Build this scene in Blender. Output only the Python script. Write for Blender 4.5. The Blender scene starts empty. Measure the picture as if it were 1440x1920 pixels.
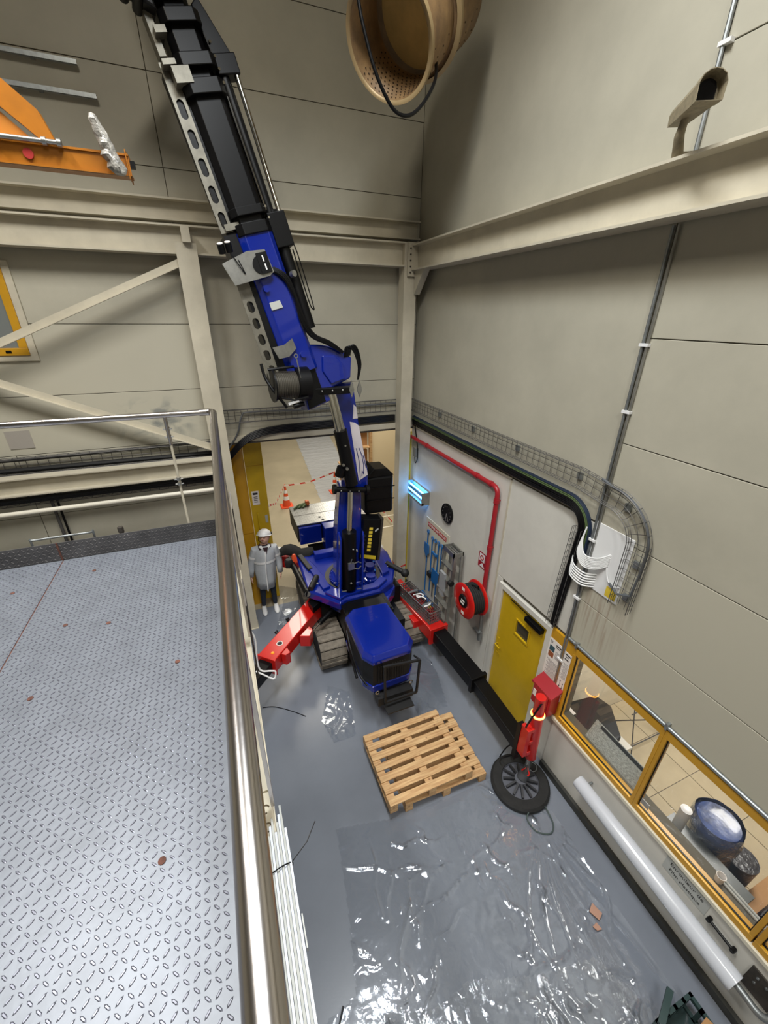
import bpy, bmesh, math, random
from mathutils import Vector, Matrix
random.seed(7)
PI = math.pi
scene = bpy.context.scene
COL = scene.collection

# ------------------------------------------------------------------ camera
cam_d = bpy.data.cameras.new('camera')
cam = bpy.data.objects.new('camera', cam_d)
COL.objects.link(cam)
cam_d.sensor_fit = 'HORIZONTAL'
cam_d.sensor_width = 36.0
cam_d.lens = 760.7 / 1440 * 36
cam_d.clip_start = 0.02
cam_d.clip_end = 200
_R = Vector((0.92926, -0.36930, 0.00936)); _U = Vector((0.15328, 0.40851, 0.89979)); _F = Vector((0.33612, 0.83471, -0.43622))
cam.matrix_world = Matrix(((_R.x, _U.x, -_F.x, 0), (_R.y, _U.y, -_F.y, 0), (_R.z, _U.z, -_F.z, 5.5), (0, 0, 0, 1)))
scene.camera = cam

# ------------------------------------------------------------------ world, lamps, exposure
world = bpy.data.worlds.new('world')
scene.world = world
world.use_nodes = True
world.node_tree.nodes['Background'].inputs[0].default_value = (0.9, 0.95, 1.0, 1)
world.node_tree.nodes['Background'].inputs[1].default_value = 0.05

def area(name, loc, size, power, color=(1, 1, 1), direction=(0, 0, -1), spread=180, sy=None):
    l = bpy.data.lights.new(name, 'AREA')
    l.energy = power; l.color = color; l.size = size
    if sy: l.shape = 'RECTANGLE'; l.size_y = sy
    l.spread = math.radians(spread)
    o = bpy.data.objects.new(name, l)
    o.location = loc
    o.rotation_euler = Vector(direction).to_track_quat('-Z', 'Y').to_euler()
    COL.objects.link(o)
    return o
NEUTRAL = (1.0, 0.98, 0.93)
area('bay_light', (0.8, 2.2, 9.7), 0.5, 175, (0.94, 0.98, 1.0), (0.05, 0.10, -1), 124, 2.0)
area('bay_light', (-2.4, 3.0, 9.5), 0.5, 180, NEUTRAL, (0.0, 0.1, -1), 112, 2.0)
area('bay_light', (0.6, -2.4, 9.2), 0.5, 110, NEUTRAL, (0.1, 0.35, -1), 120, 2.2)
area('bay_light', (-0.9, 1.4, 10.3), 0.5, 130, (1.0, 0.93, 0.80), (0.35, 0.2, -1), 175, 1.6)  # weak wide fill, added to brighten the upper walls
area('hall_light', (1.5, 11.0, 6.2), 0.8, 260, (1.0, 0.93, 0.80), (0, 0, -1), 180, 4.0)
area('hall_light', (4.5, 16.5, 6.2), 0.8, 300, (1.0, 0.93, 0.80), (0, 0, -1), 180, 4.0)
area('hall_light', (3.6, 9.6, 5.6), 0.5, 110, (1.0, 0.93, 0.80), (0.2, 0.5, -1), 180, 1.0)  # extra fill, added to brighten the cream partition and cartons
area('office_lamp', (5.2, 1.4, 2.9), 0.9, 85, (1.0, 0.97, 0.90), (0, 0, -1), 180, 0.9)
scene.view_settings.view_transform = 'Standard'
scene.view_settings.look = 'None'
scene.view_settings.exposure = 0.0
scene.view_settings.gamma = 1.0
scene.view_settings.use_curve_mapping = False

# ------------------------------------------------------------------ materials
def lin(c):
    c = c / 255.0
    return c / 12.92 if c <= 0.04045 else ((c + 0.055) / 1.055) ** 2.4
def rgb(r, g, b):
    return (lin(r), lin(g), lin(b), 1)
MATS = {}
def mat(name, c, rough=0.5, metal=0.0, var=0.0, vscale=4.0, bump=0.0, bscale=80.0, emit=None, estr=0.0, coat=0.0, alpha=1.0,
        c2=None, stretch=(1, 1, 1), spec=0.5, trans=0.0):
    m = bpy.data.materials.new(name); m.use_nodes = True
    nt = m.node_tree; b = nt.nodes['Principled BSDF']; L = nt.links
    b.inputs['Base Color'].default_value = rgb(*c)
    b.inputs['Roughness'].default_value = rough
    b.inputs['Metallic'].default_value = metal
    b.inputs['Coat Weight'].default_value = coat
    b.inputs['Alpha'].default_value = alpha
    b.inputs['Specular IOR Level'].default_value = spec
    b.inputs['Transmission Weight'].default_value = trans
    tc = nt.nodes.new('ShaderNodeTexCoord')
    if var > 0 or c2:
        mp = nt.nodes.new('ShaderNodeMapping'); mp.inputs['Scale'].default_value = stretch
        n = nt.nodes.new('ShaderNodeTexNoise'); n.inputs['Scale'].default_value = vscale; n.inputs['Detail'].default_value = 6
        n.inputs['Roughness'].default_value = 0.62
        r = nt.nodes.new('ShaderNodeValToRGB')
        r.color_ramp.elements[0].position = 0.32; r.color_ramp.elements[1].position = 0.68
        base = c
        dark = c2 if c2 else tuple(x * (1 - var) for x in c)
        r.color_ramp.elements[0].color = rgb(*dark); r.color_ramp.elements[1].color = rgb(*base)
        L.new(tc.outputs['Object'], mp.inputs[0]); L.new(mp.outputs[0], n.inputs['Vector'])
        L.new(n.outputs['Fac'], r.inputs[0]); L.new(r.outputs[0], b.inputs['Base Color'])
    if bump > 0:
        n2 = nt.nodes.new('ShaderNodeTexNoise'); n2.inputs['Scale'].default_value = bscale; n2.inputs['Detail'].default_value = 3
        bp = nt.nodes.new('ShaderNodeBump'); bp.inputs['Strength'].default_value = bump; bp.inputs['Distance'].default_value = 0.01
        L.new(tc.outputs['Object'], n2.inputs['Vector']); L.new(n2.outputs['Fac'], bp.inputs['Height'])
        L.new(bp.outputs[0], b.inputs['Normal'])
    if emit:
        b.inputs['Emission Color'].default_value = rgb(*emit); b.inputs['Emission Strength'].default_value = estr
    MATS[name] = m
    return m
wall_m = mat('cream_wall_paint', (184, 179, 162), 0.55, var=0.07, vscale=1.3, bump=0.05, bscale=160)
steel_m = mat('cream_steel_paint', (204, 196, 176), 0.45, var=0.08, vscale=3, bump=0.03)
white_board = mat('off_white_board', (214, 211, 202), 0.45, var=0.05, vscale=2)
white_p = mat('white_plastic', (232, 232, 232), 0.35)
seam_m = mat('dark_joint', (88, 83, 70), 0.8)
floor_m = mat('grey_epoxy', (122, 128, 139), 0.28, var=0.06, vscale=1.5, bump=0.03, bscale=60)
hallfloor_m = mat('beige_hall_floor', (176, 165, 140), 0.4, var=0.10, vscale=0.8)
skirt_m = mat('dark_skirting', (64, 64, 60), 0.6, var=0.3, vscale=6)
ceil_m = mat('ceiling_sheet', (120, 116, 104), 0.8)
plate_m = mat('galvanised_deck', (122, 127, 136), 0.42, 0.35, var=0.10, vscale=7, bump=0.04, bscale=40)
loz_m = mat('worn_lozenge', (112, 114, 126), 0.34, 0.5, var=0.12, vscale=9)
toe_m = mat('dull_steel_plate', (112, 110, 110), 0.5, 0.6, var=0.25, vscale=5)
rust_m = mat('rusty_steel', (112, 70, 58), 0.85, var=0.4, vscale=30)
inox_m = mat('brushed_stainless', (190, 184, 180), 0.24, 1.0, bump=0.03, bscale=40)
galv_m = mat('galvanised_steel', (165, 170, 172), 0.42, 0.8, var=0.15, vscale=20)
wire_m = mat('zinc_wire', (92, 90, 88), 0.5, 0.4)
black_m = mat('black_paint', (7, 7, 9), 0.42, spec=0.28)
blackmatt_m = mat('black_matt', (20, 20, 21), 0.6, bump=0.1)
rubber_m = mat('black_rubber', (34, 34, 34), 0.75, var=0.3, vscale=10, bump=0.15)
blue_m = mat('royal_blue_paint', (10, 34, 132), 0.18, coat=0.6)
bluedark_m = mat('blue_paint_panel', (14, 28, 105), 0.35)
red_m = mat('red_paint', (196, 28, 22), 0.3, coat=0.3)
darkred_m = mat('red_pipe_paint', (158, 32, 40), 0.35)
chrome_m = mat('chrome_rod', (225, 222, 215), 0.12, 1.0)
alu_m = mat('aluminium', (176, 176, 172), 0.32, 0.85, var=0.12, vscale=12)
yellow_m = mat('yellow_door_paint', (204, 168, 22), 0.4, var=0.05, vscale=5)
ochre_m = mat('ochre_frame_paint', (200, 148, 32), 0.38, var=0.05, vscale=5)
hoist_m = mat('hoist_yellow_paint', (172, 104, 12), 0.4, var=0.08, vscale=8)
orange_m = mat('orange_plastic', (226, 84, 40), 0.5)
green_m = mat('green_sleeve', (70, 88, 48), 0.6)
bluecable_m = mat('blue_cable', (26, 40, 62), 0.5)
toolblue_m = mat('blue_tool_plastic', (18, 98, 165), 0.4)
redlabel_m = mat('red_sign', (170, 40, 36), 0.5)
paper_m = mat('white_paper', (232, 226, 220), 0.7)
ink_m = mat('black_ink', (36, 34, 36), 0.8)
greyink_m = mat('grey_print', (150, 146, 146), 0.8)
yellowlab_m = mat('yellow_label', (226, 196, 60), 0.6)
pad_m = mat('track_pad_rubber', (136, 127, 114), 0.75, var=0.25, vscale=9, bump=0.1, bscale=30)
skin_m = mat('skin', (222, 176, 152), 0.5)
hair_m = mat('dark_hair', (44, 34, 28), 0.8)
denim_m = mat('dark_denim', (38, 48, 66), 0.85, var=0.25, vscale=20)
shirt_m = mat('dark_sweater', (52, 30, 38), 0.8)
coat_m = mat('white_nonwoven', (205, 210, 216), 0.7, alpha=0.86, var=0.06, vscale=9, bump=0.25, bscale=22)
reflect_m = mat('white_reflective_band', (240, 240, 240), 0.4)
brass_m = mat('dusty_duct', (170, 136, 92), 0.5, 0.1, var=0.2, vscale=5, c2=(122, 96, 68))
ductrim_m = mat('duct_rim', (172, 148, 108), 0.45, 0.2)
ducthole_m = mat('duct_hole', (40, 30, 20), 0.9)
card_m = mat('cardboard', (182, 138, 92), 0.8, var=0.08, vscale=6)
grn_crate_m = mat('dark_green_plastic', (40, 62, 62), 0.5)
tile_m = mat('beige_floor_tile', (188, 174, 146), 0.25, var=0.06, vscale=3)
grout_m = mat('grey_grout', (120, 112, 98), 0.8)
office_m = mat('office_cream_wall', (216, 206, 184), 0.6)
camera_m = mat('dusty_camera_housing', (150, 138, 112), 0.6, var=0.2, vscale=25)
lens_m = mat('dark_lens', (18, 18, 20), 0.1)
dirty_m = mat('worn_brown_steel', (80, 74, 68), 0.5, 0.4, var=0.3, vscale=12)
greylab_m = mat('light_grey_label', (178, 180, 176), 0.5)
rope_m = mat('steel_rope', (92, 88, 80), 0.45, 0.6)
glow_m = mat('lit_ring_lamp', (255, 190, 80), 0.4, emit=(255, 176, 60), estr=11)
uv_m = mat('blue_lit_tube', (120, 200, 255), 0.4, emit=(70, 165, 255), estr=16)
barrel_m = mat('blue_barrel_wrap', (58, 84, 146), 0.35, coat=0.25, var=0.55, vscale=5, bump=0.9, bscale=7)
roll_m = mat('white_film_roll', (204, 208, 216), 0.22, coat=0.5)
wrap_m = mat('crumpled_clear_wrap', (168, 160, 150), 0.25, var=0.3, vscale=30, bump=0.8, bscale=40)

def stain_mat(name, c, stain, ctr, half, nscale, lo=0.45, hi=0.75, amount=0.8):
    m = mat(name, c, 0.55); nt = m.node_tree; b = nt.nodes['Principled BSDF']; L = nt.links
    g = nt.nodes.new('ShaderNodeNewGeometry'); sub = nt.nodes.new('ShaderNodeVectorMath'); sub.operation = 'SUBTRACT'; sub.inputs[1].default_value = ctr
    dv = nt.nodes.new('ShaderNodeVectorMath'); dv.operation = 'DIVIDE'; dv.inputs[1].default_value = half
    ln = nt.nodes.new('ShaderNodeVectorMath'); ln.operation = 'LENGTH'
    mr = nt.nodes.new('ShaderNodeMapRange'); mr.inputs['From Min'].default_value = 1.0; mr.inputs['From Max'].default_value = 0.3
    mp = nt.nodes.new('ShaderNodeMapping'); mp.inputs['Scale'].default_value = nscale
    n = nt.nodes.new('ShaderNodeTexNoise'); n.inputs['Scale'].default_value = 1.0; n.inputs['Detail'].default_value = 5; n.inputs['Distortion'].default_value = 0.6
    m2 = nt.nodes.new('ShaderNodeMapRange'); m2.inputs['From Min'].default_value = lo; m2.inputs['From Max'].default_value = hi
    mu = nt.nodes.new('ShaderNodeMath'); mu.operation = 'MULTIPLY'; mu2 = nt.nodes.new('ShaderNodeMath'); mu2.operation = 'MULTIPLY'; mu2.inputs[1].default_value = amount
    mx = nt.nodes.new('ShaderNodeMix'); mx.data_type = 'RGBA'; mx.inputs[6].default_value = rgb(*c); mx.inputs[7].default_value = rgb(*stain)
    L.new(g.outputs['Position'], sub.inputs[0]); L.new(sub.outputs[0], dv.inputs[0]); L.new(dv.outputs[0], ln.inputs[0]); L.new(ln.outputs['Value'], mr.inputs['Value'])
    L.new(g.outputs['Position'], mp.inputs[0]); L.new(mp.outputs[0], n.inputs['Vector']); L.new(n.outputs['Fac'], m2.inputs['Value'])
    L.new(mr.outputs[0], mu.inputs[0]); L.new(m2.outputs[0], mu.inputs[1]); L.new(mu.outputs[0], mu2.inputs[0]); L.new(mu2.outputs[0], mx.inputs[0]); L.new(mx.outputs[2], b.inputs['Base Color'])
    return m
drip_m = stain_mat('wall_with_rust_drips', (184, 179, 162), (140, 112, 94), (3.36, 2.28, 2.62), (0.3, 0.40, 0.62), (1, 26, 1.2), 0.45, 0.7, 0.6)
scuff_m = stain_mat('wall_with_grey_scuffs', (184, 179, 162), (88, 98, 104), (-0.95, 6.95, 4.02), (0.75, 0.5, 0.42), (3.0, 1, 5.0), 0.50, 0.66, 0.75)
def wood_mat():
    m = bpy.data.materials.new('pine_board'); m.use_nodes = True
    nt = m.node_tree; b = nt.nodes['Principled BSDF']; L = nt.links
    tc = nt.nodes.new('ShaderNodeTexCoord'); mp = nt.nodes.new('ShaderNodeMapping'); mp.inputs['Scale'].default_value = (1.5, 22, 22)
    n = nt.nodes.new('ShaderNodeTexNoise'); n.inputs['Scale'].default_value = 2.2; n.inputs['Detail'].default_value = 8
    oi = nt.nodes.new('ShaderNodeObjectInfo'); ad = nt.nodes.new('ShaderNodeVectorMath'); ad.operation = 'ADD'
    sc = nt.nodes.new('ShaderNodeVectorMath'); sc.operation = 'SCALE'; sc.inputs['Scale'].default_value = 1.0
    r = nt.nodes.new('ShaderNodeValToRGB')
    e = r.color_ramp.elements; e[0].position = 0.3; e[1].position = 0.7
    e[0].color = rgb(172, 128, 84); e[1].color = rgb(216, 182, 134)
    k = nt.nodes.new('ShaderNodeTexVoronoi'); k.inputs['Scale'].default_value = 7
    kr = nt.nodes.new('ShaderNodeValToRGB'); kr.color_ramp.elements[0].position = 0.06; kr.color_ramp.elements[1].position = 0.12
    kr.color_ramp.elements[0].color = (0.35, 0.25, 0.2, 1); kr.color_ramp.elements[1].color = (1, 1, 1, 1)
    mx = nt.nodes.new('ShaderNodeMix'); mx.data_type = 'RGBA'; mx.blend_type = 'MULTIPLY'; mx.inputs[0].default_value = 0.8
    L.new(tc.outputs['Object'], mp.inputs[0]); L.new(mp.outputs[0], n.inputs['Vector']); L.new(n.outputs['Fac'], r.inputs[0])
    L.new(tc.outputs['Object'], k.inputs['Vector']); L.new(k.outputs['Distance'], kr.inputs[0])
    L.new(r.outputs[0], mx.inputs[6]); L.new(kr.outputs[0], mx.inputs[7]); L.new(mx.outputs[2], b.inputs['Base Color'])
    b.inputs['Roughness'].default_value = 0.65
    return m
pine_m = wood_mat()

def film_mat(name, gloss_fac, rough, tint=(235, 240, 246), haze=0.05, bumps=0.6, bscale=9):
    m = bpy.data.materials.new(name); m.use_nodes = True
    nt = m.node_tree; nt.nodes.remove(nt.nodes['Principled BSDF']); L = nt.links
    out = nt.nodes['Material Output']
    tr = nt.nodes.new('ShaderNodeBsdfTransparent'); tr.inputs[0].default_value = (0.985, 0.99, 0.995, 1)
    gl = nt.nodes.new('ShaderNodeBsdfGlossy'); gl.inputs['Roughness'].default_value = rough; gl.inputs[0].default_value = rgb(*tint)
    df = nt.nodes.new('ShaderNodeBsdfDiffuse'); df.inputs[0].default_value = rgb(225, 230, 238)
    fr = nt.nodes.new('ShaderNodeFresnel'); fr.inputs['IOR'].default_value = 1.6
    ma = nt.nodes.new('ShaderNodeMath'); ma.operation = 'MULTIPLY_ADD'; ma.inputs[1].default_value = gloss_fac; ma.inputs[2].default_value = 0.02
    ma.use_clamp = True
    m1 = nt.nodes.new('ShaderNodeMixShader'); m1.inputs[0].default_value = haze
    m2 = nt.nodes.new('ShaderNodeMixShader')
    tc = nt.nodes.new('ShaderNodeTexCoord')
    n = nt.nodes.new('ShaderNodeTexNoise'); n.inputs['Scale'].default_value = bscale; n.inputs['Detail'].default_value = 5; n.inputs['Distortion'].default_value = 1.2
    bp = nt.nodes.new('ShaderNodeBump'); bp.inputs['Strength'].default_value = bumps; bp.inputs['Distance'].default_value = 0.02
    L.new(tc.outputs['Object'], n.inputs['Vector']); L.new(n.outputs['Fac'], bp.inputs['Height'])
    L.new(bp.outputs[0], gl.inputs['Normal']); L.new(bp.outputs[0], fr.inputs['Normal'])
    L.new(tr.outputs[0], m1.inputs[1]); L.new(df.outputs[0], m1.inputs[2])
    L.new(fr.outputs[0], ma.inputs[0]); L.new(ma.outputs[0], m2.inputs[0])
    L.new(m1.outputs[0], m2.inputs[1]); L.new(gl.outputs[0], m2.inputs[2]); L.new(m2.outputs[0], out.inputs[0])
    return m
film_m = film_mat('clear_floor_film', 1.6, 0.09, haze=0.06, bumps=0.35, bscale=5)
hallfilm_m = film_mat('clear_hall_film', 1.2, 0.2, haze=0.5, bscale=5)
glass_m = film_mat('window_glass', 0.8, 0.0, haze=0.0, bumps=0.0)
tape_m = bpy.data.materials.new('red_white_tape'); tape_m.use_nodes = True
def stripes(m, c1, c2, scale, rough=0.5):
    nt = m.node_tree; b = nt.nodes['Principled BSDF']; L = nt.links
    tc = nt.nodes.new('ShaderNodeTexCoord'); w = nt.nodes.new('ShaderNodeTexWave'); w.inputs['Scale'].default_value = scale
    w.bands_direction = 'DIAGONAL'
    r = nt.nodes.new('ShaderNodeValToRGB'); r.color_ramp.interpolation = 'CONSTANT'
    r.color_ramp.elements[0].color = rgb(*c1); r.color_ramp.elements[1].position = 0.5; r.color_ramp.elements[1].color = rgb(*c2)
    L.new(tc.outputs['Object'], w.inputs['Vector']); L.new(w.outputs['Fac'], r.inputs[0]); L.new(r.outputs[0], b.inputs['Base Color'])
    b.inputs['Roughness'].default_value = rough
stripes(tape_m, (214, 48, 40), (236, 226, 216), 1.3)

# ------------------------------------------------------------------ mesh builder
def V(p): return Vector(p)
def frame_from(d, up=(0, 0, 1)):
    d = V(d).normalized(); up = V(up)
    if abs(d.dot(up)) > 0.995: up = V((0, 1, 0))
    a = up.cross(d).normalized(); b = d.cross(a).normalized()
    return a, b, d
class MB:
    def __init__(s): s.v = []; s.f = []; s.s = []; s.m = []
    def add(s, vs, fs, smooth=False, mi=0):
        k = len(s.v); s.v += [V(p) for p in vs]
        for f in fs: s.f.append([i + k for i in f]); s.s.append(smooth); s.m.append(mi)
        return s
    def box(s, x0, x1, y0, y1, z0, z1, mi=0):
        x0, x1 = sorted((x0, x1)); y0, y1 = sorted((y0, y1)); z0, z1 = sorted((z0, z1))
        vs = [(x, y, z) for z in (z0, z1) for y in (y0, y1) for x in (x0, x1)]
        return s.add(vs, [(0, 2, 3, 1), (4, 5, 7, 6), (0, 1, 5, 4), (2, 6, 7, 3), (0, 4, 6, 2), (1, 3, 7, 5)], mi=mi)
    def fbox(s, o, a, b, c, mi=0):                       # parallelepiped: corner o, edge vectors a, b, c
        o, a, b, c = V(o), V(a), V(b), V(c)
        if a.cross(b).dot(c) < 0: a, b = b, a
        vs = [o, o + a, o + b, o + a + b, o + c, o + a + c, o + b + c, o + a + b + c]
        return s.add(vs, [(0, 2, 3, 1), (4, 5, 7, 6), (0, 1, 5, 4), (2, 6, 7, 3), (0, 4, 6, 2), (1, 3, 7, 5)], mi=mi)
    def beam(s, p, q, w, h, up=(0, 0, 1), mi=0):        # box from p to q, width w (sideways), height h (along up), centred
        p, q = V(p), V(q); a, b, d = frame_from(q - p, up)
        return s.fbox(p - a * w / 2 - b * h / 2, a * w, b * h, q - p, mi)
    def cyl(s, p, q, r, r2=None, n=16, caps=True, mi=0, smooth=True):
        p, q = V(p), V(q); r2 = r if r2 is None else r2
        a, b, d = frame_from(q - p)
        vs = []
        for c, rr in ((p, r), (q, r2)):
            for i in range(n):
                t = 2 * PI * i / n; vs.append(c + a * math.cos(t) * rr + b * math.sin(t) * rr)
        s.add(vs, [(i, (i + 1) % n, n + (i + 1) % n, n + i) for i in range(n)], smooth, mi)
        if caps:
            k = len(s.v) - 2 * n
            s.f.append([k + i for i in reversed(range(n))]); s.s.append(False); s.m.append(mi)
            s.f.append([k + n + i for i in range(n)]); s.s.append(False); s.m.append(mi)
        return s
    def tube(s, pts, r, n=6, closed=False, mi=0, caps=True):
        pts = [V(p) for p in pts]; N = len(pts); rs = r if isinstance(r, (list, tuple)) else [r] * N
        vs = []; prev = None
        for i, p in enumerate(pts):
            if closed: t = pts[(i + 1) % N] - pts[i - 1]
            else: t = pts[min(i + 1, N - 1)] - pts[max(i - 1, 0)]
            t.normalize()
            if prev is None: a = frame_from(t)[0]
            else:
                a = prev - t * prev.dot(t)
                a = a.normalized() if a.length > 1e-6 else frame_from(t)[0]
            prev = a; b = t.cross(a)
            for k in range(n):
                u = 2 * PI * k / n; vs.append(p + (a * math.cos(u) + b * math.sin(u)) * rs[i])
        fs = []
        for i in range(N if closed else N - 1):
            j = (i + 1) % N
            for k in range(n): fs.append((i * n + k, i * n + (k + 1) % n, j * n + (k + 1) % n, j * n + k))
        if not closed and caps:
            fs.append([k for k in reversed(range(n))]); fs.append([(N - 1) * n + k for k in range(n)])
        return s.add(vs, fs, True, mi)
    def prism(s, poly, ext, mi=0):                      # poly: 3D points in a plane, ext: extrusion vector
        poly = [V(p) for p in poly]; ext = V(ext); n = len(poly)
        nrm = Vector((0, 0, 0))
        for i in range(n): nrm += poly[i].cross(poly[(i + 1) % n])
        if nrm.dot(ext) < 0: poly.reverse()
        vs = poly + [p + ext for p in poly]
        return s.add(vs, [list(reversed(range(n))), [n + i for i in range(n)]] + [(i, (i + 1) % n, n + (i + 1) % n, n + i) for i in range(n)], False, mi)
    def sphere(s, c, r, n=16, m=10, mi=0, sc=(1, 1, 1), z0=-1.0, z1=1.0):
        c = V(c); a0 = math.asin(z0); a1 = math.asin(z1); vs = []
        for i in range(m + 1):
            t = a0 + (a1 - a0) * i / m
            for k in range(n):
                u = 2 * PI * k / n
                vs.append(c + V((math.cos(t) * math.cos(u) * r * sc[0], math.cos(t) * math.sin(u) * r * sc[1], math.sin(t) * r * sc[2])))
        return s.add(vs, [(i * n + k, i * n + (k + 1) % n, (i + 1) * n + (k + 1) % n, (i + 1) * n + k) for i in range(m) for k in range(n)], True, mi)
    def lathe(s, c, axis, prof, n=32, mi=0, smooth=True):   # prof: (radius, along axis)
        c = V(c); a, b, d = frame_from(axis); vs = []
        for r, h in prof:
            for k in range(n):
                u = 2 * PI * k / n; vs.append(c + d * h + (a * math.cos(u) + b * math.sin(u)) * r)
        m = len(prof)
        return s.add(vs, [(i * n + k, i * n + (k + 1) % n, (i + 1) * n + (k + 1) % n, (i + 1) * n + k) for i in range(m - 1) for k in range(n)], smooth, mi)
    def torus(s, c, axis, R, r, n=32, m=8, mi=0, a0=0, a1=2 * PI):
        a, b, d = frame_from(axis); c = V(c); full = abs(a1 - a0 - 2 * PI) < 1e-6
        k = n if full else n + 1
        pts = [c + (a * math.cos(a0 + (a1 - a0) * i / n) + b * math.sin(a0 + (a1 - a0) * i / n)) * R for i in range(k)]
        return s.tube(pts, r, m, closed=full, mi=mi)
    def loft(s, rings, mi=0, smooth=True, caps=True):
        n = len(rings[0]); vs = [p for r in rings for p in r]
        fs = [(i * n + k, i * n + (k + 1) % n, (i + 1) * n + (k + 1) % n, (i + 1) * n + k) for i in range(len(rings) - 1) for k in range(n)]
        if caps: fs += [list(reversed(range(n))), [(len(rings) - 1) * n + k for k in range(n)]]
        return s.add(vs, fs, smooth, mi)
    def build(s, name, m, parent=None, origin=None, bevel=0, solid=0):
        if parent is not None: origin = ORI[parent.name]
        elif origin is None:
            xs = [p.x for p in s.v]; ys = [p.y for p in s.v]; zs = [p.z for p in s.v]
            origin = V(((min(xs) + max(xs)) / 2, (min(ys) + max(ys)) / 2, min(zs)))
        origin = V(origin)
        me = bpy.data.meshes.new(name)
        me.from_pydata([tuple(p - origin) for p in s.v], [], s.f)
        me.polygons.foreach_set('use_smooth', s.s); me.polygons.foreach_set('material_index', s.m)
        for mm in (m if isinstance(m, (list, tuple)) else [m]): me.materials.append(mm)
        me.update()
        if any(s.s): me.set_sharp_from_angle(angle=math.radians(42))
        o = bpy.data.objects.new(name, me); COL.objects.link(o)
        if parent is not None: o.parent = parent
        else: o.location = origin
        ORI[o.name] = origin
        if bevel:
            b = o.modifiers.new('bevel', 'BEVEL'); b.width = bevel; b.segments = 2; b.limit_method = 'ANGLE'
        if solid:
            b = o.modifiers.new('solid', 'SOLIDIFY'); b.thickness = solid
        return o
ORI = {}
def tag(o, label=None, cat=None, group=None, kind=None):
    if label: o['label'] = label
    if cat: o['category'] = cat
    if group: o['group'] = group
    if kind: o['kind'] = kind
    return o
def thing(name, label, cat, loc, group=None, kind=None):
    o = bpy.data.objects.new(name, None); COL.objects.link(o); o.location = loc; o.empty_display_size = 0.1
    ORI[o.name] = V(loc)
    return tag(o, label, cat, group, kind)
def struct(o): o['kind'] = 'structure'; return o
def dup(root, loc, label):
    r = root.copy(); COL.objects.link(r); r.location = loc; r['label'] = label; ORI[r.name] = V(loc)
    for ch in list(root.children):
        c = ch.copy(); COL.objects.link(c); c.parent = r
        for g in list(ch.children):
            d = g.copy(); COL.objects.link(d); d.parent = c
    return r
def text(name, body, size, loc, xdir, ydir, m, parent=None, depth=0.001, label=None, align='CENTER'):
    cu = bpy.data.curves.new(name, 'FONT'); cu.body = body; cu.size = size; cu.extrude = depth; cu.align_x = align; cu.align_y = 'CENTER'
    tmp = bpy.data.objects.new('tmp', cu); COL.objects.link(tmp)
    dg = bpy.context.evaluated_depsgraph_get(); me = bpy.data.meshes.new_from_object(tmp.evaluated_get(dg))
    bpy.data.objects.remove(tmp)
    x = V(xdir).normalized(); y = V(ydir).normalized(); z = x.cross(y)
    M = Matrix(((x.x, y.x, z.x, loc[0]), (x.y, y.y, z.y, loc[1]), (x.z, y.z, z.z, loc[2]), (0, 0, 0, 1)))
    og = ORI[parent.name] if parent else V(loc)
    me.transform(Matrix.Translation(-og) @ M)
    me.materials.clear(); me.materials.append(m); me.name = name
    o = bpy.data.objects.new(name, me); COL.objects.link(o)
    if parent: o.parent = parent
    else: o.location = og
    ORI[o.name] = og
    if label: o['label'] = label
    return o
def sp(pts, k=5):
    P_ = [V(p) for p in pts]; out = []
    for i in range(len(P_) - 1):
        a, b, c, d = P_[max(i - 1, 0)], P_[i], P_[i + 1], P_[min(i + 2, len(P_) - 1)]
        for j in range(k):
            t = j / k; out.append(0.5 * ((2 * b) + (c - a) * t + (2 * a - 5 * b + 4 * c - d) * t * t + (3 * b - a - 3 * c + d) * t ** 3))
    out.append(P_[-1]); return out
def arc(c, r, a0, a1, ax, ay, n=8):
    c = V(c); ax = V(ax); ay = V(ay)
    return [c + ax * math.cos(a0 + (a1 - a0) * i / n) * r + ay * math.sin(a0 + (a1 - a0) * i / n) * r for i in range(n + 1)]

exec_parts = []
WX = 3.36      # right wall face
WY = 6.95      # back wall face
# ================================================================== SETTING
struct(MB().box(-6, WX, -4, 7.15, -0.1, 0).build('floor', floor_m))
struct(MB().box(-6, 9.5, 7.15, 26, -0.1, 0).build('floor', hallfloor_m))
struct(MB().box(-6.2, WX + 0.2, -4, WY + 0.2, 11.4, 11.5).build('ceiling', ceil_m))
struct(MB().box(-6.2, -6, -4, WY + 0.2, 0, 11.4).build('wall_left', wall_m))
struct(MB().box(-6.2, WX + 0.2, -4.2, -4, 0, 11.4).build('wall_front', wall_m))
# back wall: recessed backing, then sandwich panels 8 mm proud with open joints
bw = MB()
bw.box(-6, WX + 0.2, WY + 0.012, WY + 0.2, 3.68, 11.4); bw.box(-6, -0.15, WY + 0.012, WY + 0.2, 0, 3.68)
wall_back = struct(bw.build('wall_back', seam_m))
def wpanel(parent, lo, hi, m=wall_m, name='wall_panel'):
    return MB().box(lo[0], hi[0], lo[1], hi[1], lo[2], hi[2]).build(name, m, parent, bevel=0.003)
G = 0.004
zs = [3.68, 4.47, 5.36, 6.24, 7.12, 8.0, 8.88, 9.76, 11.4]
for z0, z1 in zip(zs, zs[1:]):
    for x0, x1 in ((-6, -3.6), (-3.6, -0.2), (-0.2, WX)):
        wpanel(wall_back, (x0 + G, WY, z0 + G), (x1 - G, WY + 0.012, z1 - G), scuff_m if (z0 in (3.68, 4.47) and x0 == -3.6) else wall_m)
zs = [0, 1.0, 1.9, 2.75, 3.68]
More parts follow.
